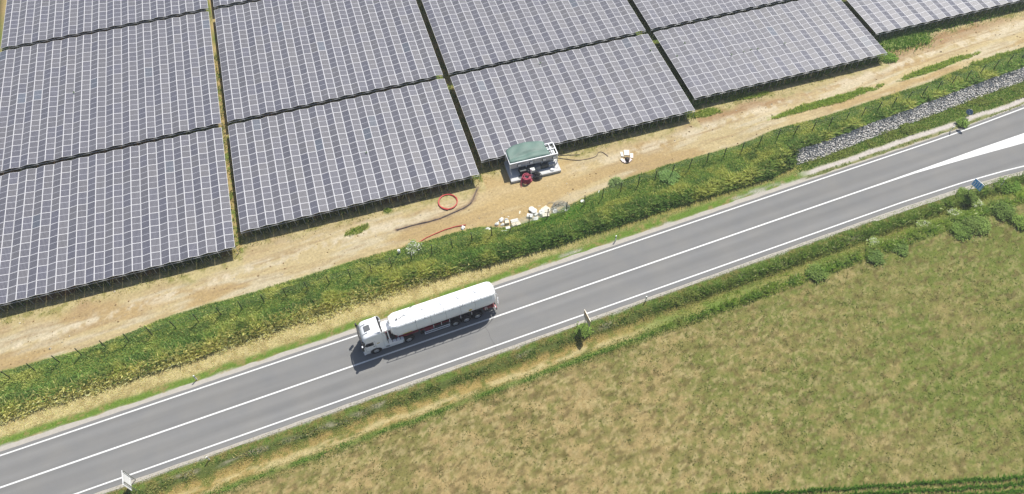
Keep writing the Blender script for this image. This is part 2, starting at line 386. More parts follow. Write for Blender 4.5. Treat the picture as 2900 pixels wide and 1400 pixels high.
def asphalt_mat():
    m = bpy.data.materials.new('asphalt'); m.use_nodes = True; nt = m.node_tree; N = nt.nodes; L = nt.links; b = N['Principled BSDF']
    tc = N.new('ShaderNodeTexCoord'); mp = N.new('ShaderNodeMapping'); mp.inputs['Rotation'].default_value = (0, 0, -RA)
    L.new(tc.outputs['Object'], mp.inputs[0])
    sx = N.new('ShaderNodeSeparateXYZ'); L.new(mp.outputs[0], sx.inputs[0])
    # long soft stains along the driving direction
    m2 = N.new('ShaderNodeMapping'); m2.inputs['Scale'].default_value = (.03, .9, 1); L.new(mp.outputs[0], m2.inputs[0])
    n1 = N.new('ShaderNodeTexNoise'); n1.inputs['Scale'].default_value = 1; n1.inputs['Detail'].default_value = 4; L.new(m2.outputs[0], n1.inputs[0])
    n2 = N.new('ShaderNodeTexNoise'); n2.inputs['Scale'].default_value = 9; n2.inputs['Detail'].default_value = 8; n2.inputs['Roughness'].default_value = .8; L.new(mp.outputs[0], n2.inputs[0])
    n3 = N.new('ShaderNodeTexNoise'); n3.inputs['Scale'].default_value = .35; n3.inputs['Detail'].default_value = 5; L.new(mp.outputs[0], n3.inputs[0])
    # wheel tracks: cosine across each lane
    w = N.new('ShaderNodeMath'); w.operation = 'MULTIPLY_ADD'; L.new(sx.outputs[1], w.inputs[0]); w.inputs[1].default_value = 2*math.pi/1.75; w.inputs[2].default_value = -39.4*2*math.pi/1.75
    cw = N.new('ShaderNodeMath'); cw.operation = 'COSINE'; L.new(w.outputs[0], cw.inputs[0])
    def madd(a, k, c):
        q = N.new('ShaderNodeMath'); q.operation = 'MULTIPLY_ADD'; L.new(a, q.inputs[0]); q.inputs[1].default_value = k
        if isinstance(c, float): q.inputs[2].default_value = c
        else: L.new(c, q.inputs[2])
        return q.outputs[0]
    v = madd(n1.outputs[0], .34, .53); v = madd(n2.outputs[0], .14, v); v = madd(n3.outputs[0], .16, v); v = madd(cw.outputs[0], -.04, v)
    mc = N.new('ShaderNodeMix'); mc.data_type = 'RGBA'; mc.inputs[6].default_value = (.196, .200, .204, 1); mc.inputs[7].default_value = (.212, .205, .190, 1)
    L.new(n3.outputs[0], mc.inputs[0])
    vm = N.new('ShaderNodeVectorMath'); vm.operation = 'SCALE'; L.new(mc.outputs[2], vm.inputs[0]); L.new(v, vm.inputs['Scale'])
    L.new(vm.outputs[0], b.inputs['Base Color']); b.inputs['Roughness'].default_value = .9; b.inputs['Specular IOR Level'].default_value = .15
    bp = N.new('ShaderNodeBump'); bp.inputs['Strength'].default_value = .25; bp.inputs['Distance'].default_value = .01
    L.new(n2.outputs[0], bp.inputs['Height']); L.new(bp.outputs[0], b.inputs['Normal'])
    return m
M_asph = asphalt_mat()
def edge_n(s, k): return .10*(float(fbm(np.array(s*.8), np.array(k), 201, 3))-.5)
sh = strip(lambda s: lo_l(s)-1.0-.25*(s > 60)+edge_n(s, 7), lambda s: up_l(s)+.95-.35*float(sstep(52, 58, s))+3*edge_n(s, 3), .03, mat('shoulder gravel', (.35, .325, .285), .95, noise=.16, nscale=3, bump=.3), 'road_shoulder', th=.2)
tag(sh, kind='structure')
road = strip(lambda s: lo_l(s)-.62+edge_n(s, 1), lambda s: up_l(s)+.42+edge_n(s, 2), .055, M_asph, 'road', th=.1); tag(road, kind='structure')
M_line = mat('road paint', (.60, .60, .585), .7, noise=.22, nscale=5)
strip(lambda s: up_l(s)-.08, lambda s: up_l(s)+.08, .060, M_line, 'edge_line', road)
strip(lambda s: lo_l(s)-.08, lambda s: lo_l(s)+.08, .060, M_line, 'edge_line', road)
strip(c_bot, c_top, .060, M_line, 'centre_line', road)
# a thin crack across the near lane
ck = MB(); P = [W(s, t, .058) for s, t in ((10.6, 38.6), (10.75, 37.8), (10.68, 37.1), (10.8, 36.3), (10.75, 35.4))]
M_crack = mat('bitumen crack', (.07, .07, .07), .8)
for a, b in zip(P, P[1:]): ck.poly([(a[0]-.02, a[1], a[2]), (b[0]-.02, b[1], b[2]), (b[0]+.02, b[1], b[2]), (a[0]+.02, a[1], a[2])], M_crack)
ck.build('road_crack', road)

# ------------------------------------------------------------------ solar arrays
def cell_mat():
    m = bpy.data.materials.new('solar cells'); m.use_nodes = True; nt = m.node_tree; N = nt.nodes; L = nt.links; b = N['Principled BSDF']
    uv = N.new('ShaderNodeUVMap'); uv.uv_map = 'UVMap'; sx = N.new('ShaderNodeSeparateXYZ'); L.new(uv.outputs[0], sx.inputs[0])
    def math_(op, a, c=None):
        q = N.new('ShaderNodeMath'); q.operation = op
        if isinstance(a, float): q.inputs[0].default_value = a
        else: L.new(a, q.inputs[0])
        if c is not None:
            if isinstance(c, float): q.inputs[1].default_value = c
            else: L.new(c, q.inputs[1])
        return q.outputs[0]
    def lines(coord, n, wd):              # 1 on the thin light gaps between cells
        f = math_('FRACT', math_('MULTIPLY', coord, float(n))); d = math_('MINIMUM', f, math_('SUBTRACT', 1.0, f))
        return math_('LESS_THAN', d, wd)
    lx = lines(sx.outputs[0], 7, .075); ly = lines(sx.outputs[1], 12, .02)
    g_ = math_('MAXIMUM', lx, ly)
    mid = math_('LESS_THAN', math_('ABSOLUTE', math_('SUBTRACT', sx.outputs[1], .5)), .0085)
    at_ = N.new('ShaderNodeAttribute'); at_.attribute_name = 'Col'
    a1 = N.new('ShaderNodeMix'); a1.data_type = 'RGBA'; L.new(g_, a1.inputs[0]); L.new(at_.outputs['Color'], a1.inputs[6]); a1.inputs[7].default_value = (.27, .27, .29, 1)
    a2 = N.new('ShaderNodeMix'); a2.data_type = 'RGBA'; L.new(mid, a2.inputs[0]); L.new(a1.outputs[2], a2.inputs[6]); a2.inputs[7].default_value = (.62, .62, .66, 1)
    L.new(a2.outputs[2], b.inputs['Base Color']); b.inputs['Roughness'].default_value = .45; b.inputs['Specular IOR Level'].default_value = .27
    return m
M_cell = cell_mat()
M_alu = mat('module frame aluminium', (.64, .635, .655), .5, spec=.3)
M_steel = mat('galvanised steel', (.50, .51, .52), .45, .4, noise=.15, nscale=8)
MW, ML, MT, FR = 1.032, 2.018, .035, .029
def module_arrays():
    hx, hy = MW/2, ML/2; ix, iy = hx-FR, hy-FR
    v = []
    for z in (0, -MT): v += [(-hx, -hy, z), (hx, -hy, z), (hx, hy, z), (-hx, hy, z)]
    v += [(-ix, -iy, 0), (ix, -iy, 0), (ix, iy, 0), (-ix, iy, 0)]
    v += [(-ix, -iy, -.004), (ix, -iy, -.004), (ix, iy, -.004), (-ix, iy, -.004)]
    fr = [(0, 1, 9, 8), (1, 2, 10, 9), (2, 3, 11, 10), (3, 0, 8, 11), (4, 5, 1, 0), (5, 6, 2, 1), (6, 7, 3, 2), (7, 4, 0, 3), (7, 6, 5, 4),
          (8, 9, 13, 12), (9, 10, 14, 13), (10, 11, 15, 14), (11, 8, 12, 15)]
    return np.array(v, float), np.array(fr+[(12, 13, 14, 15)])
MV, MF = module_arrays()
RNG = np.random.default_rng(7)
def tint(n):
    a = RNG.random(n)[:, None]; b = RNG.random(n)[:, None]
    c = np.array([.058, .059, .082])*(1-a)+np.array([.082, .080, .090])*a
    odd = RNG.random(n)[:, None] < .03
    c = np.where(odd, np.array([.060, .074, .100]), c)
    return c*(.88+.24*b)
def modules_mesh(name, mats44, tints):
    n = len(mats44); V = np.einsum('nij,kj->nki', mats44[:, :3, :3], MV)+mats44[:, None, :3, 3]
    F = (MF[None]+(np.arange(n)*len(MV))[:, None, None]).reshape(-1, 4)
    uv1 = np.zeros((len(MF), 4, 2)); uv1[-1] = [(0, 0), (1, 0), (1, 1), (0, 1)]
    me = np_mesh(name, V.reshape(-1, 3), F, [M_alu, M_cell], np.repeat(tints, len(MV), 0), 4, False, np.tile(uv1.reshape(-1, 2), (n, 1)))
    mi = np.zeros(len(F), np.int32); mi[len(MF)-1::len(MF)] = 1; me.polygons.foreach_set('material_index', mi); return me
EYE = np.eye(4)[None]
PROTO = [modules_mesh('solar_panel', EYE, tint(1)) for _ in range(10)]
TILT = math.asin(.155/MW); VAL, RISE = 1.55, .155
LEG = MB(); LEG.cyl((0, 0, -1.75), (0, 0, 0), .028, M_steel, 6); LEGM = LEG.mesh('leg')
def solar_array(u0, v0, rows, label, front_big=True):
    org = u0*AU*EV + v0*BV*NV; cols = 28
    root = empty('solar_array', (org[0], org[1], 0), PHI); tag(root, label, 'solar array', 'solar arrays in the field')
    zoff = 0.0
    root_inv = Matrix.Rotation(-PHI, 4, 'Z')
    dists = []; ms = []
    for j in range(rows):
        for i in range(cols):
            up = 1 if i % 2 == 0 else -1
            jit = RNG.normal(0, .004)
            cx = (i+.5)*AU; cy = -(j+.5)*BV; cz = VAL+RISE/2+jit
            m = Matrix.Translation((cx, cy, cz)) @ Matrix.Rotation(-up*(TILT+RNG.normal(0, .004)), 4, 'Y') @ Matrix.Rotation(RNG.normal(0, .0025), 4, 'X')
            ms.append(m); p = Matrix.Rotation(PHI, 4, 'Z') @ Vector((cx, cy, 0)); wx, wy = p.x+org[0], p.y+org[1]
            d = np.array([wx, wy, cz-CAMZ]); q = d @ FWD; sx_, sy_ = FPX*(d @ RGT)/q, FPX*(d @ UPV)/q
            inside = abs(sx_) < 1440 and abs(sy_) < 690
            dists.append(np.linalg.norm(d) + (0 if inside else 1000))
    order = np.argsort(dists); big = order[:100]; rest = order[100:]
    for k in big:
        o = bpy.data.objects.new('solar_panel', PROTO[int(RNG.integers(10))]); COL.objects.link(o); o.parent = root; o.matrix_local = ms[k]
    if len(rest):
        arr = np.array([np.array(ms[k]) for k in rest]); o = link('solar_panel', modules_mesh('solar_panel', arr, tint(len(rest))), root); tag(o, kind='stuff')
    D = rows*BV
    for i in range(29):                    # posts under every ridge and valley of the two open ends
        for e in (0, 1):
            h = VAL+(RISE if i % 2 else 0)-.04
            o = bpy.data.objects.new('leg', LEGM); COL.objects.link(o); o.parent = root; o.location = (i*AU, -.12 if e == 0 else -D+.12, h)
    for e in (0, 1):                       # cross rail tying the posts of each open end
        r = MB(); y = (-.06 if e == 0 else -D+.02)-(.10 if e else 0); r.cyl((0, y, VAL-.16), (28*AU, y, VAL-.16), .028, M_steel, 6); r.build('rail', root)
    r = MB()
    for i in range(1, 28):                 # long members that carry the module edges
        z = VAL+(RISE if i % 2 else 0)-.06; r.box(i*AU-.022, i*AU+.022, -D, 0, z-.03, z, M_steel)
    r.build('purlin', root)
    return root
LB = {}
names = ['far left', 'left', 'second from the left', 'middle', 'second from the right', 'right']
front_lab = ['front row solar array cut off by the left edge of the photo',
    'front row solar array at lower left, ten panels deep, above the wide sandy track',
    'front row solar array behind the large red pipe coil',
    'front row solar array whose front edge meets the green tarpaulin of the station',
    'front row solar array ending near the green grass islands in the dirt',
    'front row solar array in the upper right corner behind the lush green weeds']
mid_lab = [None, 'second row solar array at the left edge of the photo, twelve panels deep',
    'second row solar array between the two straw coloured aisles, top centre left',
    'second row solar array behind the array with the station at its front',
    'second row solar array at the top right, only its lowest panels in view']
top_lab = [None, 'third row solar array in the top left corner, only its front panels in view', 'third row solar array of which a thin sliver shows at the top edge']
for k in range(1, 6): solar_array(T_U0[k], -38.32, B_ROWS[k], front_lab[k])
for k in range(1, 5): solar_array(T_U0[k], -50.72, 12, mid_lab[k])
for k in range(1, 3): solar_array(T_U0[k], -63.13, 12, top_lab[k])

# ------------------------------------------------------------------ site fence
M_post = mat('dark green post', (.018, .030, .016), .6); M_wire = mat('fence wire', (.22, .25, .20), .5, .3)
fence = empty('site_fence', W(-39.5, 51.0, 0), RA); tag(fence, 'long fence of dark green posts and thin wires along the weed bank', 'fence')
def fpost_t(s): return lp(s, [-45, -39.5, -29.4, -24, -11.7, -4.3, 0.8, 13, 21, 31, 41, 46, 53, 61, 66, 73, 81, 91, 96, 115],
                          [51.35, 51.4, 51.4, 51.1, 50.7, 50.4, 50.1, 50.0, 50.0, 50.3, 50.5, 50.6, 50.3, 49.5, 49.3, 49.3, 49.6, 50.0, 50.2, 50.8])
fpts = []
pm = MB(); pm.box(-.04, .04, -.04, .04, -2.1, 0, M_post).box(-.05, .05, -.05, .05, -.02, .02, M_post); PM = pm.mesh('post')
for k in range(58):
    s = -42.0+2.5*k+.02*((k*37) % 7); t = float(fpost_t(s)); x, y, _ = W(s, t); zt = tz(x, y)+1.75
    o = bpy.data.objects.new('post', PM); COL.objects.link(o); o.parent = fence
    o.location = (s+39.5, t-51.0, zt); o.rotation_euler = (math.radians(((k*53) % 7-3)*.8), math.radians(((k*29) % 7-3)*.8), 0)
    fpts.append((s+39.5, t-51.0, zt))
wr = MB()
for lv_ in (.08, .45, .85): wr.tube([(x, y, z-lv_) for x, y, z in fpts], .006, M_wire, 4)
wr.build('wire', fence)
wr = MB()                                   # the denser wires of the finished stretch
for k in range(23, 27):
    pass
seg = fpts[24:28]
for q in range(8): wr.tube([(x, y, z-.05-.17*q) for x, y, z in seg], .016, mat('light fence strand', (.42, .45, .38), .5) if q == 0 else wr.mats[0], 4)
wr.build('wire_panel', fence)

# ------------------------------------------------------------------ gabion retaining wall
def gabion():
    rng = np.random.default_rng(3)
    s0, s1 = 56.6, 118.0; V = []; F = []; C = []
    ico = []
    ph = (1+5**.5)/2
    iv = np.array([(-1,ph,0),(1,ph,0),(-1,-ph,0),(1,-ph,0),(0,-1,ph),(0,1,ph),(0,-1,-ph),(0,1,-ph),(ph,0,-1),(ph,0,1),(-ph,0,-1),(-ph,0,1)])/1.9
    ifc = np.array([(0,11,5),(0,5,1),(0,1,7),(0,7,10),(0,10,11),(1,5,9),(5,11,4),(11,10,2),(10,7,6),(7,1,8),(3,9,4),(3,4,2),(3,2,6),(3,6,8),(3,8,9),(4,9,5),(2,4,11),(6,2,10),(8,6,7),(9,8,1)])
    n = 0; s = s0
    while s < s1:
        k = 0.0
        while k < 1.02:
            ss = s+rng.uniform(-.08, .08); kk = k+rng.uniform(-.04, .04)
            t = float(t_wall0(ss))+kk*1.35; z = float(terrain(ss, t))+.05
            sz = rng.uniform(.085, .155)*np.array([rng.uniform(.9, 1.5), rng.uniform(.8, 1.1), rng.uniform(.7, 1.0)])
            a = rng.uniform(0, 6.28); R = np.array([[math.cos(a), -math.sin(a), 0], [math.sin(a), math.cos(a), 0], [0, 0, 1]])
            vv = (iv*(1+rng.uniform(-.18, .18, (12, 1))))*sz @ R.T + np.array(W(ss, t, z))
            V.append(vv); F.append(ifc+12*n); g_ = rng.uniform(.30, .62); C.append(np.tile([g_*1.14, g_*1.08, g_], (12, 1))); n += 1
            k += .115
        s += .195
    me = np_mesh('stones', np.concatenate(V), np.concatenate(F), mat_attr('gabion stone', .85, .25, 9, .3), np.concatenate(C), 3)
    root = empty('gabion_wall', W(s0, 46.6, 0), RA); tag(root, 'long sloping wall of grey rubble stones in wire mesh above the road', 'stone wall')
    inv = Matrix.Rotation(-RA, 4, 'Z') @ Matrix.Translation([-c for c in W(s0, 46.6, 0)])
    o = link('stones', me, root); o.matrix_parent_inverse = root.matrix_basis.inverted()
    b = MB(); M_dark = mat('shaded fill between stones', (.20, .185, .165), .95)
    seg = np.arange(s0, s1, 1.5)
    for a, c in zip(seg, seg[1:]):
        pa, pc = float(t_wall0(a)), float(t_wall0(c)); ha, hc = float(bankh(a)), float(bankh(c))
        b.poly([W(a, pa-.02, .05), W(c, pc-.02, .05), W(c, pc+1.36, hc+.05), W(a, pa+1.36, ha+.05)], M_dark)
    o = b.build('backing', root); o.matrix_parent_inverse = root.matrix_basis.inverted()
    m = MB(); M_mesh = mat('gabion wire', (.30, .30, .30), .4, .6)
    for a in np.arange(s0, s1, 2.0):
        pa = float(t_wall0(a)); ha = float(bankh(a)); m.tube([W(a, pa-.1, .16), W(a, pa+1.38, ha+.18)], .014, M_mesh, 4)
    o = m.build('wire_mesh', root); o.matrix_parent_inverse = root.matrix_basis.inverted()
gabion()

# ------------------------------------------------------------------ tanker truck (local x runs to the rear, +y is the far side)
def make_truck():
    X0, TC = -1.58, 41.17
    Mw = mat('truck white paint', (.80, .81, .82), .28, coat=.6); Mw2 = mat('tank white paint', (.82, .83, .83), .38, coat=.3, noise=.05, nscale=1.1)
    Mr = mat('chassis red paint', (.17, .010, .022), .45, noise=.2, nscale=3); Mk = mat('black plastic', (.018, .019, .022), .5)
    Mg = mat('dark window glass', (.012, .014, .018), .08, spec=.8); Mt = mat('tyre rubber', (.020, .020, .021), .85)
    Ma = mat('alloy rim', (.55, .56, .58), .35, .7); Mgy = mat('mid grey plastic', (.10, .105, .11), .6); My = mat('yellow sticker', (.62, .45, .03), .5)
    Mred = mat('red lamp lens', (.5, .02, .02), .3); Mgal = mat('grey metal truck', (.38, .39, .40), .45, .5); Mhs = mat('dark hose', (.15, .15, .16), .6)
    root = empty('tanker_truck', W(X0, TC, .056), RA)
    tag(root, 'white tanker lorry with red chassis driving on the far lane of the road', 'truck')
    def ring(z, xf, hw, xr, rf=.22, rr=.07, n=5):
        pts = []
        for cx, cy, r, a0 in ((xf+rf, -hw+rf, rf, math.pi), (xr-rr, -hw+rr, rr, 1.5*math.pi), (xr-rr, hw-rr, rr, 0), (xf+rf, hw-rf, rf, .5*math.pi)):
            for k in range(n): a = a0+.5*math.pi*k/(n-1); pts.append((cx+r*math.cos(a), cy+r*math.sin(a), z))
        return pts
    prof = [(.32, -1.20, 1.17), (.55, -1.29, 1.20), (1.15, -1.31, 1.22), (1.85, -1.29, 1.22), (2.35, -1.23, 1.22), (2.85, -1.14, 1.21), (3.15, -1.05, 1.20), (3.42, -.93, 1.17), (3.60, -.76, 1.12), (3.70, -.50, 1.07), (3.78, -.05, 1.02), (3.81, .35, .97)]
    cab = MB(); rings = [ring(z, xf, hw, 1.05 if z < 3.5 else 1.02, .20+.10*(z > 2.5), .07) for z, xf, hw in prof]
    cab.loft(rings, Mw, smooth=True); cb = cab.build('cab', root)
    def prof_at(z):
        zs = [q[0] for q in prof]; return float(np.interp(z, zs, [q[1] for q in prof])), float(np.interp(z, zs, [q[2] for q in prof]))
    # windscreen: strip of the same rings, slightly proud
    ws = MB(); rr = []
    for z in (1.98, 2.2, 2.45, 2.7, 2.92):
        xf, hw = prof_at(z); pts = ring(z, xf-.012, hw+.012, 1.0, .25, .07); rr.append(pts[15:20]+pts[0:5])
    for a, b in zip(rr, rr[1:]):
        ws.loft([a, b], Mg, False, False, True, closed=False)
    ws.build('windscreen', cb)
    vz = MB(); vz.tube([(-1.02, -1.16, 3.03), (-1.20, -.9, 3.02), (-1.27, 0, 3.02), (-1.20, .9, 3.02), (-1.02, 1.16, 3.03)], .085, Mk, 6); vz.build('sun_visor', cb)
    gr = MB()
    for z in (.55, .85, 1.15, 1.45): gr.box(-1.335, -1.29, -.85, .85, z, z+.2, Mk)
    gr.build('grille', cb)
    bm_ = MB(); bm_.box(-1.36, -1.1, -1.20, 1.20, .30, .52, Mw); bm_.build('bumper', root, bevel=.04)
    for sy in (-1, 1):
        h = MB(); h.box(-1.37, -1.30, sy*1.16-.28*(sy > 0), sy*1.16+.28*(sy < 0), .58, .76, mat('headlight glass', (.7, .72, .75), .1)); h.build('headlight', cb)
        w = MB(); y = sy*1.222
        w.poly([(-.78, y, 1.93), (-.02, y, 1.93), (-.02, y, 2.62), (-.78, y-.0*sy, 2.62), (-.98, y, 2.35), (-.95, y, 2.05)][::sy], Mg, .012, (0, sy, 0)); w.build('side_window', cb)
        d = MB()
        for p in (((-1.0, y+.001*sy, .95), (-1.0, y+.001*sy, 1.95)), ((.12, y+.001*sy, .95), (.12, y+.001*sy, 2.7)), ((-1.0, y, .95), (.12, y, .95))): d.cyl(p[0], p[1], .010, Mgy, 4)
        d.box(-.15, .05, y-.02, y+.02, 1.62, 1.69, Mk); d.build('door', cb)
        st = MB(); st.box(.30, .62, y-.006, y+.006, 1.98, 2.12, My); st.box(.33, .59, y-.009, y+.009, 2.03, 2.07, Mgy)
        if sy < 0: st.build('sticker', cb)
        m = MB(); m.cyl((-1.02, sy*1.2, 2.75), (-1.22, sy*1.50, 2.78), .025, Mk, 6).box(-1.34, -1.16, sy*1.52-.12, sy*1.52+.12, 2.02, 2.80, Mk)
        m.box(-1.31, -1.20, sy*1.50-.10, sy*1.50+.10, 2.80, 2.86, Mw if sy < 0 else Mk).cyl((-1.05, sy*1.2, 2.15), (-1.22, sy*1.50, 2.12), .02, Mk, 6); m.build('mirror', cb)
        ex = MB(); ex.poly([(.96, sy*1.16, 1.0), (1.42, sy*1.20, 1.0), (1.42, sy*1.20, 2.9), (1.22, sy*1.06, 3.78), (.90, sy*1.0, 3.74)], Mw, .03, (0, sy, 0))
        ex.poly([(.97, sy*1.125, 1.05), (1.39, sy*1.165, 1.05), (1.39, sy*1.165, 2.88), (1.19, sy*1.022, 3.70), (.92, sy*.962, 3.66)], Mk, .006, (0, sy, 0)); ex.build('side_extender', cb)  # black inner sheet stands in for the shade inside the extender
    rh = MB(); rh.loft([[(-.55, -.34, 3.66), (-.55, .34, 3.66), (-.55, .34, 3.76), (-.55, -.34, 3.76)], [(.10, -.34, 3.76), (.10, .34, 3.76), (.10, .34, 3.85), (.10, -.34, 3.85)]], Mgy)
    rh.build('roof_hatch', cb, bevel=.01)
    df = MB(); df.loft([[(.2, -.92, 3.74), (.2, .92, 3.74), (.1, .92, 3.80), (.1, -.92, 3.80)], [(1.02, -.99, 3.72), (1.02, .99, 3.72), (1.02, .99, 3.95), (1.02, -.99, 3.95)]], Mw)
    df.build('roof_deflector', cb)
    hn = MB()
    for sy in (-.55, .55): hn.cyl((-.85, sy, 3.56), (-.3, sy, 3.82), .04, Mgal, 8)
    hn.build('air_horn', cb)
    # chassis, fairings, tractor deck
    ch = MB(); ch.box(-1.0, 4.75, -.45, -.33, .78, 1.02, Mr).box(-1.0, 4.75, .33, .45, .78, 1.02, Mr).box(.9, 4.7, -.5, .5, .96, 1.0, Mk)
    for x in (1.2, 2.2, 3.0, 4.4): ch.box(x, x+.12, -.45, .45, .78, 1.0, Mr)
    ch.build('chassis', root)
    for sy in (-1, 1):
        f = MB(); f.loft([[(1.0, sy*1.20, .34), (1.0, sy*.85, .34), (1.0, sy*.85, 1.02), (1.0, sy*1.20, 1.02)], [(2.95, sy*1.22, .34), (2.95, sy*.85, .34), (2.95, sy*.85, 1.02), (2.95, sy*1.22, 1.02)], [(3.22, sy*1.22, .50), (3.22, sy*.9, .50), (3.22, sy*.9, 1.02), (3.22, sy*1.22, 1.02)]], Mw)
        for z in (.55, .75): f.box(1.12, 1.55, sy*1.222-.005, sy*1.222+.005, z, z+.09, Mk)
        f.box(1.05, 3.15, sy*.90-.3*(sy > 0), sy*.90+.3*(sy < 0), .98, 1.06, Mw2)
        for x in (1.5, 1.95, 2.4, 2.85): f.box(x, x+.05, min(sy*.55, sy*1.15), max(sy*.55, sy*1.15), 1.0, 1.075, Mk)
        f.build('side_fairing', root, bevel=.015)
    dk = MB(); dk.box(1.1, 1.5, -.75, .55, 1.05, 1.85, Mgal); dk.cyl((1.28, .75, 1.0), (1.28, .75, 3.2), .09, Mgal, 10)
    dk.box(1.25, 2.15, -.35, .85, 2.35, 2.62, Mw2); dk.cyl((2.3, -.2, 1.3), (2.3, -.2, 2.6), .22, Mw2, 12).cyl((1.75, -.85, 1.2), (1.75, -.15, 2.3), .07, Mw2, 8)
    dk.box(1.9, 2.6, -.9, -.3, 1.1, 1.45, Mk); dk.build('pump_unit', root, bevel=.02)
    ho = MB()
    for k, y in enumerate((-.4, -.2, 0, .2, .4)):
        c = Mr if k % 2 else Mk; ho.tube([(1.05, y, 2.1), (1.3, y*1.3, 1.6), (1.65, y*1.1, 1.35), (2.1, y, 1.5), (2.7, y*.8, 1.7)], .03, c, 6)
    ho.build('hose', root)
    # wheels
    def wheel(x, sy, wide=False):
        w = empty('wheel', (x, sy*1.07, .50)); w.parent = root
        t = MB(); R = .50; hw = .17; n = 28; prof_ = [(-hw, .33), (-hw, .46), (-hw*.8, R), (hw*.8, R), (hw, .46), (hw, .33)]
        t.loft([[(r*math.cos(2*math.pi*k/n), y, r*math.sin(2*math.pi*k/n)) for y, r in prof_] for k in range(n)]+[[(r, y, 0) for y, r in prof_]], Mt, False, False, True, closed=False)
        t.build('tyre', w)
        m = MB(); yo = sy*.155
        m.cyl((0, yo-sy*.26, 0), (0, yo, 0), .33, Ma, 24).cyl((0, yo, 0), (0, yo+sy*.035, 0), .31, Ma, 24, .24).cyl((0, yo+sy*.02, 0), (0, yo+sy*.11, 0), .12, Mgal, 14, .09)
        for k in range(10): a = k*math.pi/5; m.cyl((.27*math.cos(a), yo+sy*.02, .27*math.sin(a)), (.27*math.cos(a), yo+sy*.045, .27*math.sin(a)), .022, Mk, 6)
        m.build('rim', w)
    for x in (0, 3.75, 9.18, 10.49, 11.80):
        for sy in (-1, 1): wheel(x, sy)
    # wheel arches and axles
    for x in (0, 3.75, 9.18, 10.49, 11.80):
        a = MB(); a.cyl((x, -1.0, .5), (x, 1.0, .5), .08, Mk, 8); a.build('axle', root)
        for sy in (-1, 1):
            b = MB(); n = 12; y0, y1 = sorted((sy*.84, sy*1.235)); R0, R1 = .60, .66
            for k in range(n):
                a0, a1 = math.pi*k/n, math.pi*(k+1)/n
                P = [(x+R*math.cos(a_), y, .5+R*math.sin(a_)) for a_ in (a0, a1) for R in (R0, R1) for y in (y0, y1)]
                b.add(P, [(0, 2, 3, 1), (4, 5, 7, 6), (0, 1, 5, 4), (2, 6, 7, 3), (0, 4, 6, 2), (1, 3, 7, 5)], Mk)
            if x == 0: b.cyl((x, sy*1.15, .5), (x, sy*1.226, .5), .60, Mk, 24)
            b.build('mudguard', root)
    # tank: rounded box section, tapering nose and domed rear
    sec = [(-.85, 1.66), (-1.08, 1.86), (-1.18, 2.35), (-1.15, 2.90), (-.98, 3.50), (-.88, 3.62), (-.50, 3.68), (0, 3.70), (.50, 3.68), (.88, 3.62), (.98, 3.50), (1.15, 2.90), (1.18, 2.35), (1.08, 1.86), (.85, 1.66), (0, 1.56)]
    def tsec(x, k, zc=2.5, dz=0.0, ky=None):
        ky = k if ky is None else ky
        return [(x, y*ky, zc+(z-zc)*k+dz) for y, z in sec]
    tk = MB()
    xs = [(2.20, .60, .22), (2.26, .78, .12), (2.75, .985, .0), (2.95, 1, 0), (8.0, 1, 0), (13.2, 1, 0), (13.72, .97, .02), (14.02, .87, .06), (14.2, .66, .12), (14.26, .45, .2)]
    tk.loft([tsec(x, k, 2.5, dz) for x, k, dz in xs], Mw2, smooth=False)
    tank = tk.build('tank', root)
    # ring seams, top walkway, hatches, marks
    for x in (4.9, 6.6, 8.3, 10.0, 11.7):
        r = MB(); r.tube([(x, y*1.004, z+.003) for y, z in sec], .014, Mgal, 4, closed=True); r.build('seam', tank)
    wk = MB(); wk.box(2.9, 13.3, -.62, -.14, 3.69, 3.715, Mw2); wk.build('walkway', tank)
    for x in (4.2, 6.2, 8.2, 10.2, 12.2):
        h = MB(); h.cyl((x, .18, 3.66), (x, .18, 3.78), .27, Mw2, 18).cyl((x, .18, 3.78), (x, .18, 3.81), .22, Mw2, 18).box(x+.24, x+.31, .15, .21, 3.72, 3.80, Mgy); h.build('manhole', tank)
    rl = MB(); y = -.97
    zt = 4.12; xs_ = np.linspace(2.8, 13.5, 11)
    rl.tube([(xs_[0], y, 3.45), (xs_[0], y, zt)]+[(x, y, zt) for x in xs_[1:]]+[(xs_[-1], y, 3.45)], .036, Mw, 6)
    for x in xs_[1:-1]: rl.tube([(x, y+.02, 3.45), (x, y, zt)], .034, Mw, 6)
    rl.build('handrail', tank)
    hz = MB(); hz.tube([(3.1, -.1, 3.74), (3.4, -.12, 3.74), (3.8, .05, 3.76), (4.3, .45, 3.74), (4.8, .80, 3.68), (5.1, .88, 3.66)], .032, Mhs, 6); hz.cyl((3.05, -.12, 3.68), (3.05, -.12, 3.84), .11, Mgy, 10); hz.build('vent_hose', tank)
    dt = MB()
    for x in (4.3, 5.7, 7.2, 8.6, 9.9, 11.3): dt.box(x, x+.75, -1.03, -.965, 3.47, 3.50, Mgy)
    dt.build('side_lashing', tank)
    sg = MB(); n = 20
    sg.poly([(11.05+.20*math.cos(2*math.pi*k/n), -1.190, 2.33+.17*math.sin(2*math.pi*k/n)) for k in range(n)], My, .01, (0, -1, 0)); sg.box(10.93, 11.17, -1.196, -1.186, 2.31, 2.35, Mgy); sg.build('sticker', tank)
    pl = MB(); pl.box(3.3, 4.3, -1.15, -1.09, 1.98, 2.03, My); pl.box(3.3, 4.3, -1.15, -1.085, 1.91, 1.955, Mgy); pl.build('lettering_strip', tank)
    # trailer frame
    fr = MB(); fr.box(2.9, 13.4, -.52, -.40, 1.12, 1.40, Mr).box(2.9, 13.4, .40, .52, 1.12, 1.40, Mr)
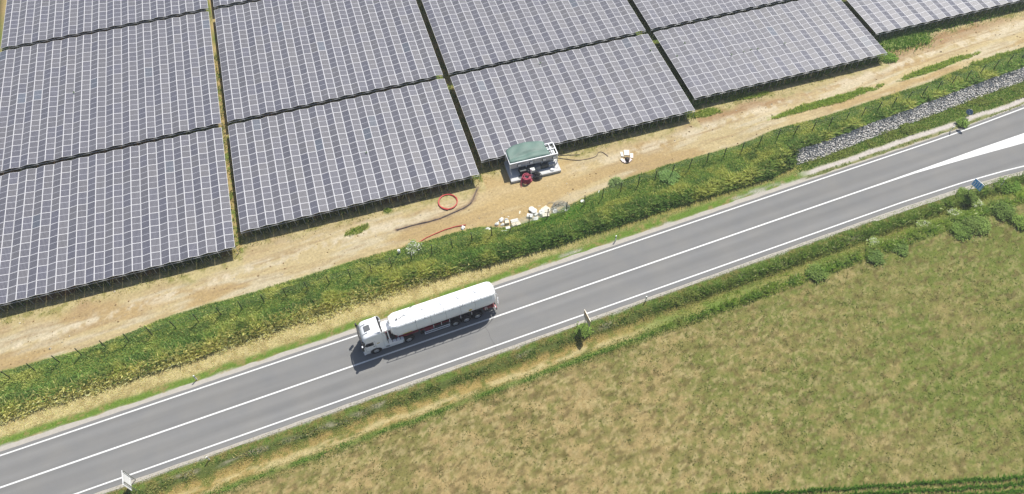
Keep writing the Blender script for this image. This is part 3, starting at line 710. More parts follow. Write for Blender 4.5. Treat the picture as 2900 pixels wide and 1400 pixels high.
    fr.loft([[(2.75, -.98, 1.36), (2.75, .98, 1.36), (2.75, .98, 1.52), (2.75, -.98, 1.52)], [(3.6, -1.05, 1.25), (3.6, 1.05, 1.25), (3.6, 1.05, 1.55), (3.6, -1.05, 1.55)], [(5.0, -1.02, 1.30), (5.0, 1.02, 1.30), (5.0, 1.02, 1.52), (5.0, -1.02, 1.52)]], Mr)
    fr.box(2.45, 2.6, -.9, .9, 1.36, 2.0, Mr).box(2.9, 13.6, -.75, .75, 1.44, 1.62, Mr)
    fr.box(12.6, 13.9, -1.08, 1.08, 1.16, 1.42, Mr).box(5.7, 6.65, -1.10, -.60, .95, 1.45, Mr).box(5.2, 8.6, -1.06, -.98, 1.34, 1.46, Mr)
    for x in (7.0, 8.4, 9.8, 11.2): fr.box(x, x+.1, -1.0, 1.0, 1.2, 1.4, Mr)
    fr.build('trailer_frame', root)
    for x0, x1 in ((6.75, 8.4), (12.7, 13.3)): bx = MB(); bx.box(x0, x1, -1.08, -.55, .66, 1.24, Mk); bx.build('toolbox', root, bevel=.02)
    for sy in (-1, 1): bx = MB(); bx.box(5.2, 5.5, sy*.875-.075, sy*.875+.075, .48, 1.3, Mk).box(5.15, 5.55, sy*.875-.14, sy*.875+.14, .42, .48, Mk); bx.build('landing_leg', root)
    for sy in (-1, 1):
        g_ = MB(); y = sy*1.17
        g_.box(5.6, 8.55, y-.035, y+.035, .80, .87, Mw).box(5.6, 8.55, y-.035, y+.035, .42, .49, Mw).box(5.6, 5.67, y-.03, y+.03, .49, .80, Mw).box(8.48, 8.55, y-.03, y+.03, .49, .80, Mw)
        for x in (6.2, 7.1, 8.0): g_.box(x, x+.05, y-.5*(sy > 0), y+.5*(sy < 0), .8, 1.2, Mk)
        g_.build('side_guard', root)
        for x in (6.7, 7.6, 8.55, 9.85, 11.15, 12.75, 12.95):
            k_ = MB(); k_.box(x, x+.05, min(sy*1.12, sy*1.16), max(sy*1.12, sy*1.16), 1.15, 1.78, Mw); k_.build('bracket', root)
    rb = MB(); rb.box(14.05, 14.17, -1.2, 1.2, .48, .66, Mk).box(13.4, 14.1, -.75, -.65, .5, 1.3, Mk).box(13.4, 14.1, .65, .75, .5, 1.3, Mk); rb.build('rear_bumper', root)
    for sy in (-1, 1):
        l = MB(); l.box(14.02, 14.12, sy*1.0-.18, sy*1.0+.18, .80, 1.02, Mred).box(13.95, 14.02, sy*1.0-.2, sy*1.0+.2, .76, 1.06, Mw).box(13.55, 13.95, sy*1.13-.02, sy*1.13+.02, 1.24, 1.32, Mred); l.build('tail_lamp', root)
    ld = MB()
    for y in (-.95, -.55): ld.tube([(14.45, y, .8), (14.45, y, 2.6), (14.2, y, 3.6), (13.8, y, 4.05), (13.4, y, 4.05)], .024, Mw, 6)
    for z in (1.0, 1.35, 1.7, 2.05, 2.4): ld.cyl((14.45, -.95, z), (14.45, -.55, z), .018, Mw, 6)
    ld.build('ladder', root)
    vp = MB(); vp.tube([(14.1, .2, 2.5), (14.35, .2, 2.3), (14.4, .1, 1.7), (14.3, -.1, 1.3)], .09, Mw2, 8).tube([(14.1, .55, 3.0), (14.35, .5, 2.9), (14.45, .45, 2.3), (14.4, .3, 1.5)], .05, Mw2, 8).cyl((14.2, 0, 1.1), (14.2, 0, 1.5), .2, Mw2, 14); vp.build('discharge_pipe', root)
make_truck()

# ------------------------------------------------------------------ transformer / inverter station
def make_station():
    A = at(1444.4, 467.5, 2.0, False); B = at(1578.8, 436.6, 2.0, False); Cb = at(1429.6, 436.6, 2.0, False)
    L = float(np.hypot(*(B-A)[:2])); ang = math.atan2(B[1]-A[1], B[0]-A[0]); Dp = float(abs((Cb-A)[0]*-math.sin(ang)+(Cb-A)[1]*math.cos(ang)))
    root = empty('inverter_station', (A[0], A[1], 0), ang); tag(root, 'open white steel inverter station under a green tarpaulin on a white slab', 'power station')
    Mc = mat('white slab concrete', (.50, .50, .49), .8, noise=.12, nscale=1.2); Mw = mat('station white steel', (.72, .74, .76), .4); Mgr = mat('station grey panel', (.42, .43, .46), .5)
    Mk = mat('station dark equipment', (.035, .045, .045), .5); Mtp = mat('green tarpaulin', (.085, .150, .125), .6, noise=.3, nscale=1.1, bump=.6)
    Mg2 = mat('equipment grey', (.24, .26, .27), .45, noise=.15)
    s = MB(); s.box(-.25, L+.1, -1.42, Dp+.15, .0, .36, Mc); s.box(-.15, L, -1.32, Dp+.05, .36, .38, Mc); s.build('base_slab', root, bevel=.02)
    H = 2.05; f = MB(); r = .055
    for x in (0, L*.34, L*.67, L):
        for y in (0, Dp): f.box(x-r, x+r, y-r, y+r, .36, H, Mw)
        f.box(x-r, x+r, 0, Dp, H-.02, H+.09, Mw)
    for y in (0, Dp): f.box(-r, L+r, y-r, y+r, H, H+.11, Mw)
    f.box(L*.8, L+r, Dp*.5-r, Dp*.5+r, H, H+.11, Mw)
    for x in (L*.80, L*.9): f.box(x-.04, x+.04, 0, Dp, H+.0, H+.08, Mw)
    f.build('frame', root)
    # fascia of cabinet doors hanging from the front beam
    fa = MB()
    for k in range(6):
        x0 = .08+k*(L-.16)/6; fa.box(x0, x0+(L-.16)/6-.04, -.07, -.03, 1.22, H-.03, Mgr)
    fas = fa.build('fascia', root, bevel=.008)
    wb = MB()
    for x in (.9, 2.55, 4.25, 5.6):
        wb.box(x, x+.48, -.11, -.06, 1.42, 1.82, Mk).box(x+.10, x+.48, -.15, -.10, 1.47, 1.82, Mw)
    wb.build('vent_box', fas)
    # equipment under the roof
    e = MB(); e.box(.3, 1.9, .5, Dp-.4, .38, 1.75, Mg2)
    for k in range(9): e.box(2.3+k*.14, 2.34+k*.14, .3, Dp-.4, .45, 1.55, Mg2)
    e.box(2.35, 3.5, .45, Dp-.55, .38, 1.65, Mg2).box(4.3, L-.3, .4, Dp-.3, .38, 1.9, Mg2); e.build('transformer', root, bevel=.02)
    e = MB(); e.box(1.15, 1.95, -.75, -.15, .38, 1.12, Mk).cyl((2.0, -.5, .85), (2.7, -.35, .85), .22, Mk, 12).box(4.0, 5.0, -.55, -.1, .38, 1.0, Mk)
    for k in range(4): e.box(3.1+k*.0, 3.9, -.62+k*.12, -.58+k*.12, .5, 1.0, Mg2); e.box(5.05, 5.95, -.62+k*.12, -.56+k*.12, .6, .95, Mw if k % 2 else Mg2)
    e.build('switch_gear', root)
    e = MB(); e.cyl((2.55, -.95, .38), (2.55, -.95, 1.45), .13, Mw, 10).box(2.45, 3.05, -1.05, -.55, .38, 1.15, mat('pale cabinet', (.5, .52, .50), .5)); e.build('cabinet', root, bevel=.015)
    for px, py in ((1.1, -.98), (5.35, -.98)):
        e = MB(); e.cyl((px, py, .38), (px, py, .46), .27, Mg2, 18).cyl((px, py, .46), (px, py, .5), .2, Mk if px < 2 else Mw, 18); e.build('manhole', root)
    ra = MB()
    for x0 in (L-.95, L-.35): ra.tube([(x0, -.2, .38), (x0, -.2, 1.2), (x0+.25, -.75, .9), (x0+.25, -.75, .38)], .022, Mgr, 6)
    ra.tube([(-.05, -.1, .4), (-.05, -.1, 1.3), (-.05, -.85, 1.0), (-.05, -.85, .4)], .022, Mgr, 6); ra.build('handrail', root)
    rf = MB()                              # equipment visible through the uncovered roof bay
    rf.box(L-1.15, L-.25, .25, 1.15, 1.9, 2.0, Mw).box(L-1.0, L-.4, .35, .6, 2.0, 2.05, Mk).box(L-1.0, L-.4, .75, 1.0, 2.0, 2.05, Mk); rf.build('roof_unit', root)
    # tarpaulin: sagging sheet with a long fold
    tp = MB(); nx, ny = 26, 14; x1 = L*.83
    P = []
    for i in range(nx+1):
        for j in range(ny+1):
            u, v = i/nx, j/ny; x = .05+u*(x1-.05)+.12*math.sin(5*v+1)*(u > .9); y = -.02+v*(Dp+.35+.75*math.sin(math.pi*u)**.6)
            z = H+.20+.10*math.sin(math.pi*v)*math.sin(math.pi*u) - .17*math.exp(-((v-.34-.16*(u-.5))/.07)**2)*(.3+.7*math.sin(math.pi*min(1, u*1.2)))
            z += .03*math.sin(9*u+5*v)+.02*math.sin(17*u-8*v); z -= .25*max(0, v-.93)*6
            if j == 0: z -= .20
            P.append((x, y, z))
    tp.add(P, [(i*(ny+1)+j, (i+1)*(ny+1)+j, (i+1)*(ny+1)+j+1, i*(ny+1)+j+1) for i in range(nx) for j in range(ny)], Mtp, True)
    o = tp.build('tarpaulin', None, (A[0], A[1], 0), ang); so_ = o.modifiers.new('solid', 'SOLIDIFY'); so_.thickness = .012
    tag(o, 'green tarpaulin stretched over the roof of the white inverter station', 'tarpaulin')
    return root, A, ang, L, Dp
ST_ROOT, STA, STANG, STL, STD = make_station()

# ------------------------------------------------------------------ loose things on the site
def thing(mb, name, label, cat, group=None, loc=None, rz=0, bevel=0):
    o = mb.build(name, None, loc, rz, bevel); tag(o, label, cat, group); return o
M_red = mat('red plastic pipe', (.42, .035, .030), .45); M_mag = mat('dark red plastic pipe', (.34, .035, .07), .5)
M_blk = mat('black cable sheath', (.020, .022, .024), .6); M_foam = mat('white foam', (.60, .60, .57), .8, noise=.06, nscale=6)
M_card = mat('cream cardboard', (.62, .56, .44), .85, noise=.12, nscale=4); M_brn = mat('brown cable', (.11, .075, .07), .7)
M_wood = mat('pale plywood', (.60, .52, .40), .8, noise=.15, nscale=5); M_grey = mat('grey galvanised wire', (.20, .21, .20), .5, .4)
def spiral(cx, cy, r0, r1, turns, z, n=40, a0=0.0, sy=1.0, jz=.03, seed=1):
    rr = random.Random(seed); P = []
    for k in range(int(n*turns)+1):
        a = a0+2*math.pi*k/n; f = k/(n*turns); r = r0+(r1-r0)*f + rr.uniform(-.02, .02)*.6
        P.append((cx+r*math.cos(a), cy+sy*r*math.sin(a), z+jz*math.sin(a*1.7)+.05*f*turns*.5))
    return P
# red pipe coil lying open on the sand
q = at(1269, 573)
m = MB(); P = spiral(0, 0, 1.10, 1.24, 2.15, .07, 44, math.radians(215), 1.0, .02, 4)
m.tube(P, .055, M_red, 8); thing(m, 'pipe_coil', 'open ring of bright red plastic pipe lying on the sandy track', 'pipe', None, tuple(q), math.radians(10))
a = [at(x, y, .06) for x, y in ((1186.6, 686.5), (1206, 674), (1233, 662), (1262, 650), (1290, 642), (1319, 637))]
m = MB(); m.tube(a, .055, M_red, 8); thing(m, 'pipe', 'long bent red plastic pipe lying along the grass edge', 'pipe')
# magenta coil heap by the slab
q = at(1491, 512)
m = MB()
for k in range(5):
    m.tube(spiral(0, 0, .70-.04*k, .62-.03*k, 1.25, .10+.17*k, 30, k*1.1, 1, .03, k+10), .06, M_mag, 7)
m.tube(spiral(.08, .0, .44, .24, 2.2, .74, 24, 2.0, 1, .03, 31), .055, M_mag, 7)
m.tube([(.7, .35, .85), (.3, .28, .92), (-.1, .2, .95), (-.45, 0, .9), (-.6, -.4, .6), (-.5, -.95, .12), (-.38, -1.25, .06)], .045, M_mag, 7)
thing(m, 'pipe_coil', 'heaped coil of dark red pipe in front of the station slab', 'pipe', None, tuple(q), math.radians(-15))
# black cable heap
q = at(1521, 502)
m = MB()
for k in range(9): m.tube(spiral(.08*math.sin(k*2), .1*math.cos(k*3), .74-.06*k, .55-.05*k, 1.3, .08+.09*k, 26, k*.9, .8, .06, k+40), .05, M_blk, 6)
thing(m, 'cable_coil', 'tangled heap of black cable beside the dark red pipe coil', 'cable', None, tuple(q))
q = at(1490, 492)
m = MB(); rr = random.Random(5)
R = []
for zz, k in ((0, 1), (.2, 1.02), (.42, .75), (.55, .3)):
    R.append([((.95+.3*math.sin(5*a+zz*9))*k*math.cos(a), .62*(1+.2*math.cos(3*a))*k*math.sin(a), zz) for a in [2*math.pi*j/18 for j in range(18)]])
m.loft(R, mat('black plastic sheet', (.012, .016, .017), .35), False, True, True); thing(m, 'plastic_sheet', 'crumpled black plastic sheet on the front edge of the slab', 'plastic sheet', None, (q[0], q[1], .38), math.radians(-25))
# cables running off to the right of the station
def cable(pts, r, material, label, name='cable', cat='cable'):
    P = [at(x, y, r+.015) for x, y in pts]; Q = []
    for i in range(len(P)-1):
        for k in range(4):
            w = k/4; a_, b_ = P[max(i-1, 0)], P[min(i+2, len(P)-1)]
            t2, t3 = w*w, w**3
            Q.append(.5*((2*P[i])+(-a_+P[i+1])*w+(2*a_-5*P[i]+4*P[i+1]-b_)*t2+(-a_+3*P[i]-3*P[i+1]+b_)*t3))
    Q.append(P[-1]); mm = MB(); mm.tube([tuple(v) for v in Q], r, material, 6); return thing(mm, name, label, cat)
cable([(1579, 447.5), (1605, 451), (1637, 454), (1661, 451), (1681, 446), (1691, 440), (1695, 432), (1705, 431), (1716, 438), (1722, 443)], .04, M_brn, 'brown cable curving from the station slab towards the pale panels')
cable([(1579, 440), (1610, 439.5), (1642, 438.5)], .04, M_brn, 'straight brown pipe pointing right from the corner of the station', 'pipe', 'pipe')
cable([(1594, 424), (1605, 426), (1629, 424), (1653, 416), (1700, 405), (1735, 396)], .025, M_brn, 'thin dark cable along the front edge of the array right of the station')
cable([(1000+430/5.184, 380+1112/5.184), (1000+700/5.184, 380+1040/5.184), (1000+950/5.184, 380+970/5.184), (1000+1200/5.184, 380+893/5.184), (1000+1400/5.184, 380+830/5.184)], .025, M_brn, 'thin dark cable on the straw above the open red ring')
for k, (ox, oy) in enumerate(((0, 0), (3, 3), (-2, 2))):
    cable([(x+ox*math.sin(i*1.3+k), y+oy*math.cos(i*1.7+k)) for i, (x, y) in enumerate(TR)], .025, M_brn if k else M_blk,
          ('black cable in the curved dark trench below the red ring', 'brown cable weaving along the upper side of the dark trench', 'brown cable weaving along the lower side of the dark trench')[k])
# wire tangle
q = at(1588, 590)
m = MB(); rr = random.Random(9)
for k in range(12):
    m.tube(spiral(rr.uniform(-.25, .25), rr.uniform(-.2, .2), rr.uniform(.7, 1.15), rr.uniform(.6, 1.1), 1.4, .05+.03*k, 30, rr.uniform(0, 6), rr.uniform(.75, 1), .08, k), .014, M_grey, 4)
m.tube(spiral(-1.15, .35, .55, .6, 1.2, .08, 26, 1, 1, .03, 77), .016, M_grey, 4)
thing(m, 'wire_coil', 'tangled coil of grey fence wire at the edge of the weeds', 'wire', None, tuple(q))
# reel discs, blocks, bags and sheets
def disc(px, py, r, h, label, material=M_foam, hole=True, tilt=0.0):
    r = r*.88; q = at(px, py); m = MB(); m.cyl((0, 0, .02), (0, 0, h), r, material, 26)
    if hole: m.cyl((0, 0, h), (0, 0, h+.004), r*.22, M_card, 12)
    o = thing(m, 'reel_disc', label, 'reel'); o.location = tuple(q); o.rotation_euler = (tilt, tilt*.5, .3); return o
G_ = 'discarded packaging along the grass edge'
disc(1505.5, 595.5, .40, .30, 'round cream cable reel, upper left of the overlapping pair'); disc(1512.5, 601, .42, .34, 'round cream cable reel, lower right of the overlapping pair')
disc(1649.7, 571.6, .30, .10, 'small round white disc alone on the dirt right of the wire coil'); disc(1548.5, 595.5, .50, .14, 'large pale disc lying on the square plywood sheet', M_card, False)
disc(1572, 600.5, .36, .2, 'half hidden white disc between the plywood sheet and the wire coil', M_foam, False, .2)
disc(1534, 604.5, .42, .34, 'white round drum beneath the plywood sheet', M_foam, False, .12)
def block(px, py, lx, ly, lz, rz, label, material=M_foam, name='foam_block', cat='block', tilt=0.0):
    q = at(px, py); lx, ly, lz = lx*.85, ly*.85, lz*.75; m = MB(); m.box(-lx/2, lx/2, -ly/2, ly/2, .01, lz, material); o = m.build(name, None, tuple(q), rz, .015); o.rotation_euler = (tilt, 0, rz); tag(o, label, cat); return o
block(1545, 593, 1.05, 1.0, .06, .65, 'square cream plywood sheet under the large pale disc', M_wood, 'plywood_sheet', 'sheet', .05)
block(1500.5, 613.5, .85, .62, .35, -.2, 'white foam block left of the dark debris, behind a fence post')
block(1518.5, 609, .55, .35, .30, .7, 'small white foam block in the middle of the larger heap')
block(1545.5, 612.5, 1.0, .60, .42, .12, 'tan open cardboard box with white top in the larger heap', M_card, 'cardboard_box', 'box')
block(1436, 632.5, .60, .50, .45, .2, 'brown shaded cardboard box in the smaller heap', M_card, 'cardboard_box', 'box')
block(1457, 625.5, 1.15, .55, .05, .25, 'white bent plastic sheet beside the tan carton', M_foam, 'foam_sheet', 'sheet', .12)
block(1456, 638, .62, .50, .28, .45, 'tan carton behind the fence post, left of the pair', M_card, 'carton', 'carton')
block(1467.5, 636, .68, .55, .32, .45, 'tan carton right of the pair below the white sheet', M_card, 'carton', 'carton')
block(1438.5, 647, .65, .40, .22, .2, 'white foam block lowest in the grass of the smaller heap')
block(1428.5, 654.5, .95, .22, .05, .1, 'narrow white slat lying in the grass below the smaller heap', M_foam, 'slat', 'slat')
block(1472, 602, .20, .55, .04, -.2, 'thin cream scrap lying alone on the sand', M_card, 'scrap', 'scrap')
block(1527, 584.2, .42, .10, .04, .15, 'small pale slat on the sand above the reels', M_wood, 'slat', 'slat')
block(1440, 614.5, .22, .12, .04, .1, 'tiny white scrap on the sand above the smaller heap', M_foam, 'scrap', 'scrap')
block(1696, 544, .14, .62, .05, -.25, 'thin upright white scrap at the weeds right of the small disc', M_foam, 'scrap', 'scrap')
block(1412, 628.5, .45, .12, .04, .8, 'crooked white strip at the left end of the smaller heap', M_foam, 'slat', 'slat')
def bag(px, py, r, label, seed, h=.3):
    r = r*.8; h = h*.8; q = at(px, py); rr = random.Random(seed); m = MB(); n = 14; R = []
    off = [rr.uniform(.75, 1.2) for _ in range(n)]
    for z, k in ((0, .85), (.3, 1.05), (.7, .8), (1.0, .25)):
        R.append([(r*k*off[j]*math.cos(2*math.pi*j/n), r*.75*k*off[(j*3) % n]*math.sin(2*math.pi*j/n), z*h*rr.uniform(.85, 1.1)) for j in range(n)])
    m.loft(R, M_foam, False, True, False); thing(m, 'plastic_bag', label, 'bag', None, tuple(q), rr.uniform(0, 3))
bag(1311.5, 646, .42, 'crumpled white bag at the right end of the long red pipe', 1); bag(1382.5, 650, .40, 'torn white bag between two fence posts, left of the smaller heap', 2)
bag(1420, 623.5, .48, 'white bag at the top left of the smaller heap', 3); bag(1423.5, 637, .36, 'small white bag in the middle of the smaller heap', 4)
bag(1517, 621, .48, 'white bag at the bottom of the larger heap', 5); bag(1407, 636, .35, 'flattened white bag on the left side of the smaller heap', 6)
bag(1434, 625, .38, 'pale bulging bag on top of the brown box', 7, .5); bag(1604, 597.5, .30, 'white rag at the right rim of the wire coil', 8, .2)
bag(1533, 603, .0+.34, 'white bag wedged between the drum and the plywood', 12, .5)
# upright white canister
q = at(1131, 717); m = MB(); m.cyl((0, 0, 0), (0, 0, .62), .17, M_foam, 16).cyl((0, 0, .62), (0, 0, .70), .06, M_foam, 10); thing(m, 'canister', 'white upright canister at the grass edge left of the flowers', 'canister', None, tuple(q))
# fan of pale panels with a dark cloth
pp = [((1761, 438), .42, .95, .10, 'narrow cream board on the left of the fan of boards'), ((1774.5, 433.5), .85, 1.05, -.03, 'widest cream board in the middle of the fan of boards'),
      ((1788.5, 442), .50, .95, -.12, 'cream board on the right of the fan of boards'), ((1763, 455), .45, .75, .55, 'cream board at the lower left of the fan of boards'),
      ((1771.5, 457), .70, .70, .2, 'pale square board at the bottom of the fan of boards'), ((1783, 456), .42, .75, -.75, 'small cream board at the lower right of the fan of boards')]
for k, ((x, y), lx, ly, rz, lab) in enumerate(pp): block(x, y, lx, ly, .10+.02*k, rz, lab, mat('cream board %d' % k, (.66, .60-.01*k, .52), .8, noise=.05), 'board', 'board', .04)
q = at(1777, 453, .15); m = MB(); m.loft([[(.30*k*math.cos(a)*(1+.2*math.sin(3*a)), .42*k*math.sin(a), z) for a in [2*math.pi*j/14 for j in range(14)]] for z, k in ((0, 1), (.14, .95), (.26, .5))], mat('dark cloth', (.025, .018, .016), .8), False, True, True)
m.tube([(-.2, .25, .1), (-.5, .42, .08), (-.75, .55, .05)], .06, m.mats[0], 6); thing(m, 'cloth', 'dark brown cloth dropped on the fan of cream boards', 'cloth', None, tuple(q))

# ------------------------------------------------------------------ signs, marker posts
M_sgn = mat('sign back sheet', (.72, .72, .72), .45); M_pole = mat('grey sign post', (.38, .39, .38), .4, .6); M_blu = mat('blue sign face', (.04, .30, .74), .4)
M_wht = mat('white sign legend', (.72, .75, .78), .4)
def road_sign(px, py, wid, z0, z1, label, cat, posts, back=True, rz=RA, face=None, proud=1, strokes=None, pside=1):
    """board stands across the road direction; local y runs across the road, x is the board normal"""
    q = at(px, py); root = empty('road_sign', tuple(q), rz); tag(root, label, cat)
    b = MB(); b.box(-.015, .015, -wid/2, wid/2, z0, z1, face or M_sgn)
    for z in (z0+.18, z1-.18): b.box(.015*pside, .05*pside, -wid/2+.1, wid/2-.1, z-.025, z+.025, M_pole) if back else None
    b.box(-.018, .018, -wid/2, wid/2, z1, z1+.02, M_sgn); board = b.build('board', root)
    for y in posts:
        p = MB(); p.cyl((.07*pside, y, -.3), (.07*pside, y, z1+.02), .04, M_pole, 8); p.build('post', root)
    if strokes: st = MB(); strokes(st); st.build('lettering', board)
    return root

def sign_root(s, t, label, cat, name='road_sign', rz=0.0):
    x, y, _ = W(s, t); r = empty(name, (x, y, tz(x, y)), RA+rz); tag(r, label, cat); return r
r1 = sign_root(-28.0, 34.55, 'large white road sign seen from behind on two posts, lower left corner', 'road sign')
b = MB(); b.box(-.015, .015, -.75, .75, .98, 2.92, M_sgn); b.box(-.02, .02, -.77, .77, 2.92, 2.95, M_sgn)
bd = b.build('board', r1)
for y in (.70, -.45): p = MB(); p.cyl((.10, y, -.4), (.10, y, 2.94), .045, M_pole, 10); p.build('post', r1)
for z in (1.2, 2.7): p = MB(); p.box(.016, .05, -.7, .7, z-.025, z+.025, M_pole); p.build('bracket_rail', bd)
r2 = sign_root(21.05, 34.3, 'tall narrow looking beige road sign standing alone right of the lorry, beside the near lane', 'road sign')
b = MB(); b.box(-.015, .015, -.78, .78, 1.65, 3.0, mat('beige sign face', (.30, .29, .25), .5)).box(-.022, -.016, -.70, .70, 2.45, 2.92, mat('brown sign band', (.42, .24, .09), .5)).box(-.03, .03, -.80, .80, 3.0, 3.03, mat('sunlit tone sign edge', (.75, .68, .52), .5))  # sunlight on the top edge is put into its pale warm colour
b.build('board', r2)
for y in (.45, -.45): p = MB(); p.cyl((.06, y, -.5), (.06, y, 2.95), .035, M_pole, 8); p.build('post', r2)
r3 = sign_root(73.5, 33.75, 'blue direction sign with rows of white lettering beside the near lane', 'road sign', rz=.12)
b = MB(); b.box(-.015, .015, -.66, .66, 1.75, 2.85, M_blu).box(-.02, .02, -.68, .68, 2.85, 2.89, M_wht); bd = b.build('board', r3)
st = MB(); rr = random.Random(3)
for y0, n_, big in ((.42, 4, 1), (.14, 6, 0), (-.14, 6, 0), (-.44, 5, 1)):
    z = 1.87
    for k in range(n_):
        h = rr.uniform(.07, .13)+.04*big; w_ = .07+.03*big; st.box(-.022, -.016, y0-w_, y0+w_*rr.uniform(-.2, 1), z, z+h, M_wht); z += h+.05
for y in (.58, -.58): st.box(-.022, -.016, y-.012, y+.012, 1.83, 2.78, M_wht)
st.build('lettering', bd)
p = MB(); p.cyl((.05, .40, -.4), (.05, .40, 2.8), .04, M_pole, 8); p.build('post', r3)
r4 = sign_root(80.85, 44.0, 'round blue sign with an arrow on a pole beside the far lane, right edge', 'traffic sign', 'traffic_sign', rz=.35)
b = MB(); n_ = 28
b.cyl((-.012, 0, 2.35), (.012, 0, 2.35), .46, M_pole, n_); b.cyl((-.018, 0, 2.35), (-.012, 0, 2.35), .44, mat('round sign blue', (.055, .14, .27), .45), n_); bd = b.build('disc', r4)
a_ = MB(); Ma_ = mat('sign arrow', (.30, .38, .46), .5); a_.poly([(-.022, .22, 2.60), (-.022, .26, 2.54), (-.022, -.10, 2.18), (-.022, -.16, 2.24)], Ma_, .003, (-1, 0, 0)); a_.poly([(-.022, -.24, 2.10), (-.022, -.22, 2.34), (-.022, .02, 2.10)], Ma_, .003, (-1, 0, 0)); a_.build('arrow', bd)
p = MB(); p.cyl((.04, 0, -.3), (.04, 0, 2.7), .032, M_pole, 8); p.build('pole', r4)
# marker posts
def marker(px, py, label, lean=0.0, dark=False):
    q = at(px, py); r = empty('marker_post', tuple(q), RA); r.rotation_euler.x = lean; tag(r, label, 'marker post', 'marker posts beside the road')
    m = MB(); Mp = mat('marker white', (.72, .72, .68), .5); m.loft([[(x*.06, y*.05, z) for x, y in ((-1, -.6), (1, -.6), (1, .6), (0, 1), (-1, .6))] for z in (-.2, .95)], Mp); m.build('shaft', r)
    m = MB(); m.loft([[(x*.066, y*.056, z) for x, y in ((-1, -.6), (1, -.6), (1, .6), (0, 1), (-1, .6))] for z in (.62, .82)], M_blk); m.build('black_band', r)
    m = MB(); m.box(-.035, .035, -.034, -.031, .66, .78, mat('marker reflector', (.6, .5, .3) if dark else (.6, .6, .62), .2)); m.build('reflector', r)
    m = MB(); m.loft([[(x*.075, y*.065, z) for x, y in ((-1, -.6), (1, -.6), (1, .6), (0, 1), (-1, .6))] for z in (.95, 1.02)], M_blk if dark else Mp); m.build('cap', r)
marker(557.6, 1075.7, 'white marker post on the green verge at left, above the road')
marker(593.8, 1302.8, 'white marker post in the grass below the road, near the large white sign', .05)
marker(1743, 682, 'small white marker post above the road, right of the lorry')
marker(1828, 853, 'white marker post in the grass below the middle of the road')
marker(2690, 373, 'white marker post leaning in the weeds left of the round blue sign', .1)
marker(2832, 528, 'marker post with black cap at the right edge beyond the blue sign', 0, True)

# ------------------------------------------------------------------ vegetation
GAIN = dict(tall_weeds=3.0, verge_grass=2.7, wall_foot_weeds=2.4, ditch_grass=2.5, field_grass=1.25, crop_rows=1.9, track_weeds=2.3, array_edge_weeds=1.8, lush_weeds=2.3)
def blades(name, x, y, z, h, w, col, lean=.6, seed=0, material=None, bent=True, nseg=1):
    """one upright tapering leaf per root point; each leaf is its own small folded triangle pair"""
    r = np.random.default_rng(seed); n = len(x); a = r.uniform(0, 2*np.pi, n); la = r.uniform(0, 2*np.pi, n); ll = lean*h*r.uniform(.2, 1, n)
    dx, dy = np.cos(a)*w*.5, np.sin(a)*w*.5; V = np.empty((n, 4, 3))
    V[:, 0] = np.stack([x-dx, y-dy, z-.03], -1); V[:, 1] = np.stack([x+dx, y+dy, z-.03], -1)
    mx, my = x+np.cos(la)*ll*.35, y+np.sin(la)*ll*.35
    V[:, 2] = np.stack([mx+dx*1.1, my+dy*1.1, z+h*.6], -1); V[:, 3] = np.stack([x+np.cos(la)*ll, y+np.sin(la)*ll, z+h], -1)
    F = np.stack([np.arange(n)*4+k for k in (0, 1, 2, 3)], -1)
    c = np.repeat(np.clip(col*GAIN.get(name, 1), 0, .85), 4, 0).reshape(n, 4, 3); c[:, 3] *= 1.12
    o = link(name, np_mesh(name, V.reshape(-1, 3), F, material, c.reshape(-1, 3), 4)); return o
M_leaf = mat_attr('grass leaf', .75, 0, 1, 0, transl=.42, spec=.2)
def scatter(s0, s1, t0, t1, dens, seed):
    """random road-frame points, density per square metre; t0/t1 may be functions"""
    r = np.random.default_rng(seed); f0 = t0 if callable(t0) else (lambda s: np.full_like(s, t0)); f1 = t1 if callable(t1) else (lambda s: np.full_like(s, t1))
    ss = np.linspace(s0, s1, 200); wmax = float(np.max(f1(ss)-f0(ss))); n = int((s1-s0)*wmax*dens)
    s = r.uniform(s0, s1, n); a, b = f0(s), f1(s); k = r.uniform(0, wmax, n); ok = k < (b-a); s = s[ok]; t = a[ok]+k[ok]
    # keep what the camera side can see (plus a margin)
    x, y, _ = W(s, t); d = np.stack([x, y, np.zeros_like(x)-CAMZ], -1); q = d @ FWD; px = FPX*(d @ RGT)/q; py = FPX*(d @ UPV)/q
    ok = (np.abs(px) < 1620) & (np.abs(py) < 860); return s[ok], t[ok]
def sc(c, n, r, v=.22): return np.asarray(c)[None]*(1+r.uniform(-v, v, n)[:, None])
def cmix(s, t, a, b, w): return mixc(np.broadcast_to(a, (len(s), 3)), np.broadcast_to(b, (len(s), 3)), w)
# tall weeds on the bank between track and verge
s, t = scatter(-52, 112, t_tall, t_dirt, 190, 41)
wob = (fbm(s*.5, t*.5, 303, 3)-.5)*1.1
ok = (t+wob < t_dirt(s)+.15) & (t > t_tall(s)+wob*.6-.1); s, t = s[ok], t[ok]; r = np.random.default_rng(5)
pn = fbm(s*.45, t*.6, 305, 4); pf = fbm(s*1.7, t*1.7, 309, 3); u_ = (t-t_tall(s))/(t_dirt(s)-t_tall(s))
hh = (.20+.70*np.clip(pn-.30, 0, 1)+.38*np.exp(-((u_-.18)/.16)**2)*sstep(.38, .55, pf+.1))*r.uniform(.55, 1.25, len(s))*(1-.5*sstep(.30, .50, u_))
c = cmix(s, t, lin(108, 132, 68), lin(150, 154, 88), sstep(.42, .66, pn)); c = mixc(c, np.broadcast_to(lin(88, 114, 60), c.shape), sstep(.46, .60, fbm(s*.6, t*.9, 311, 3))*.8)
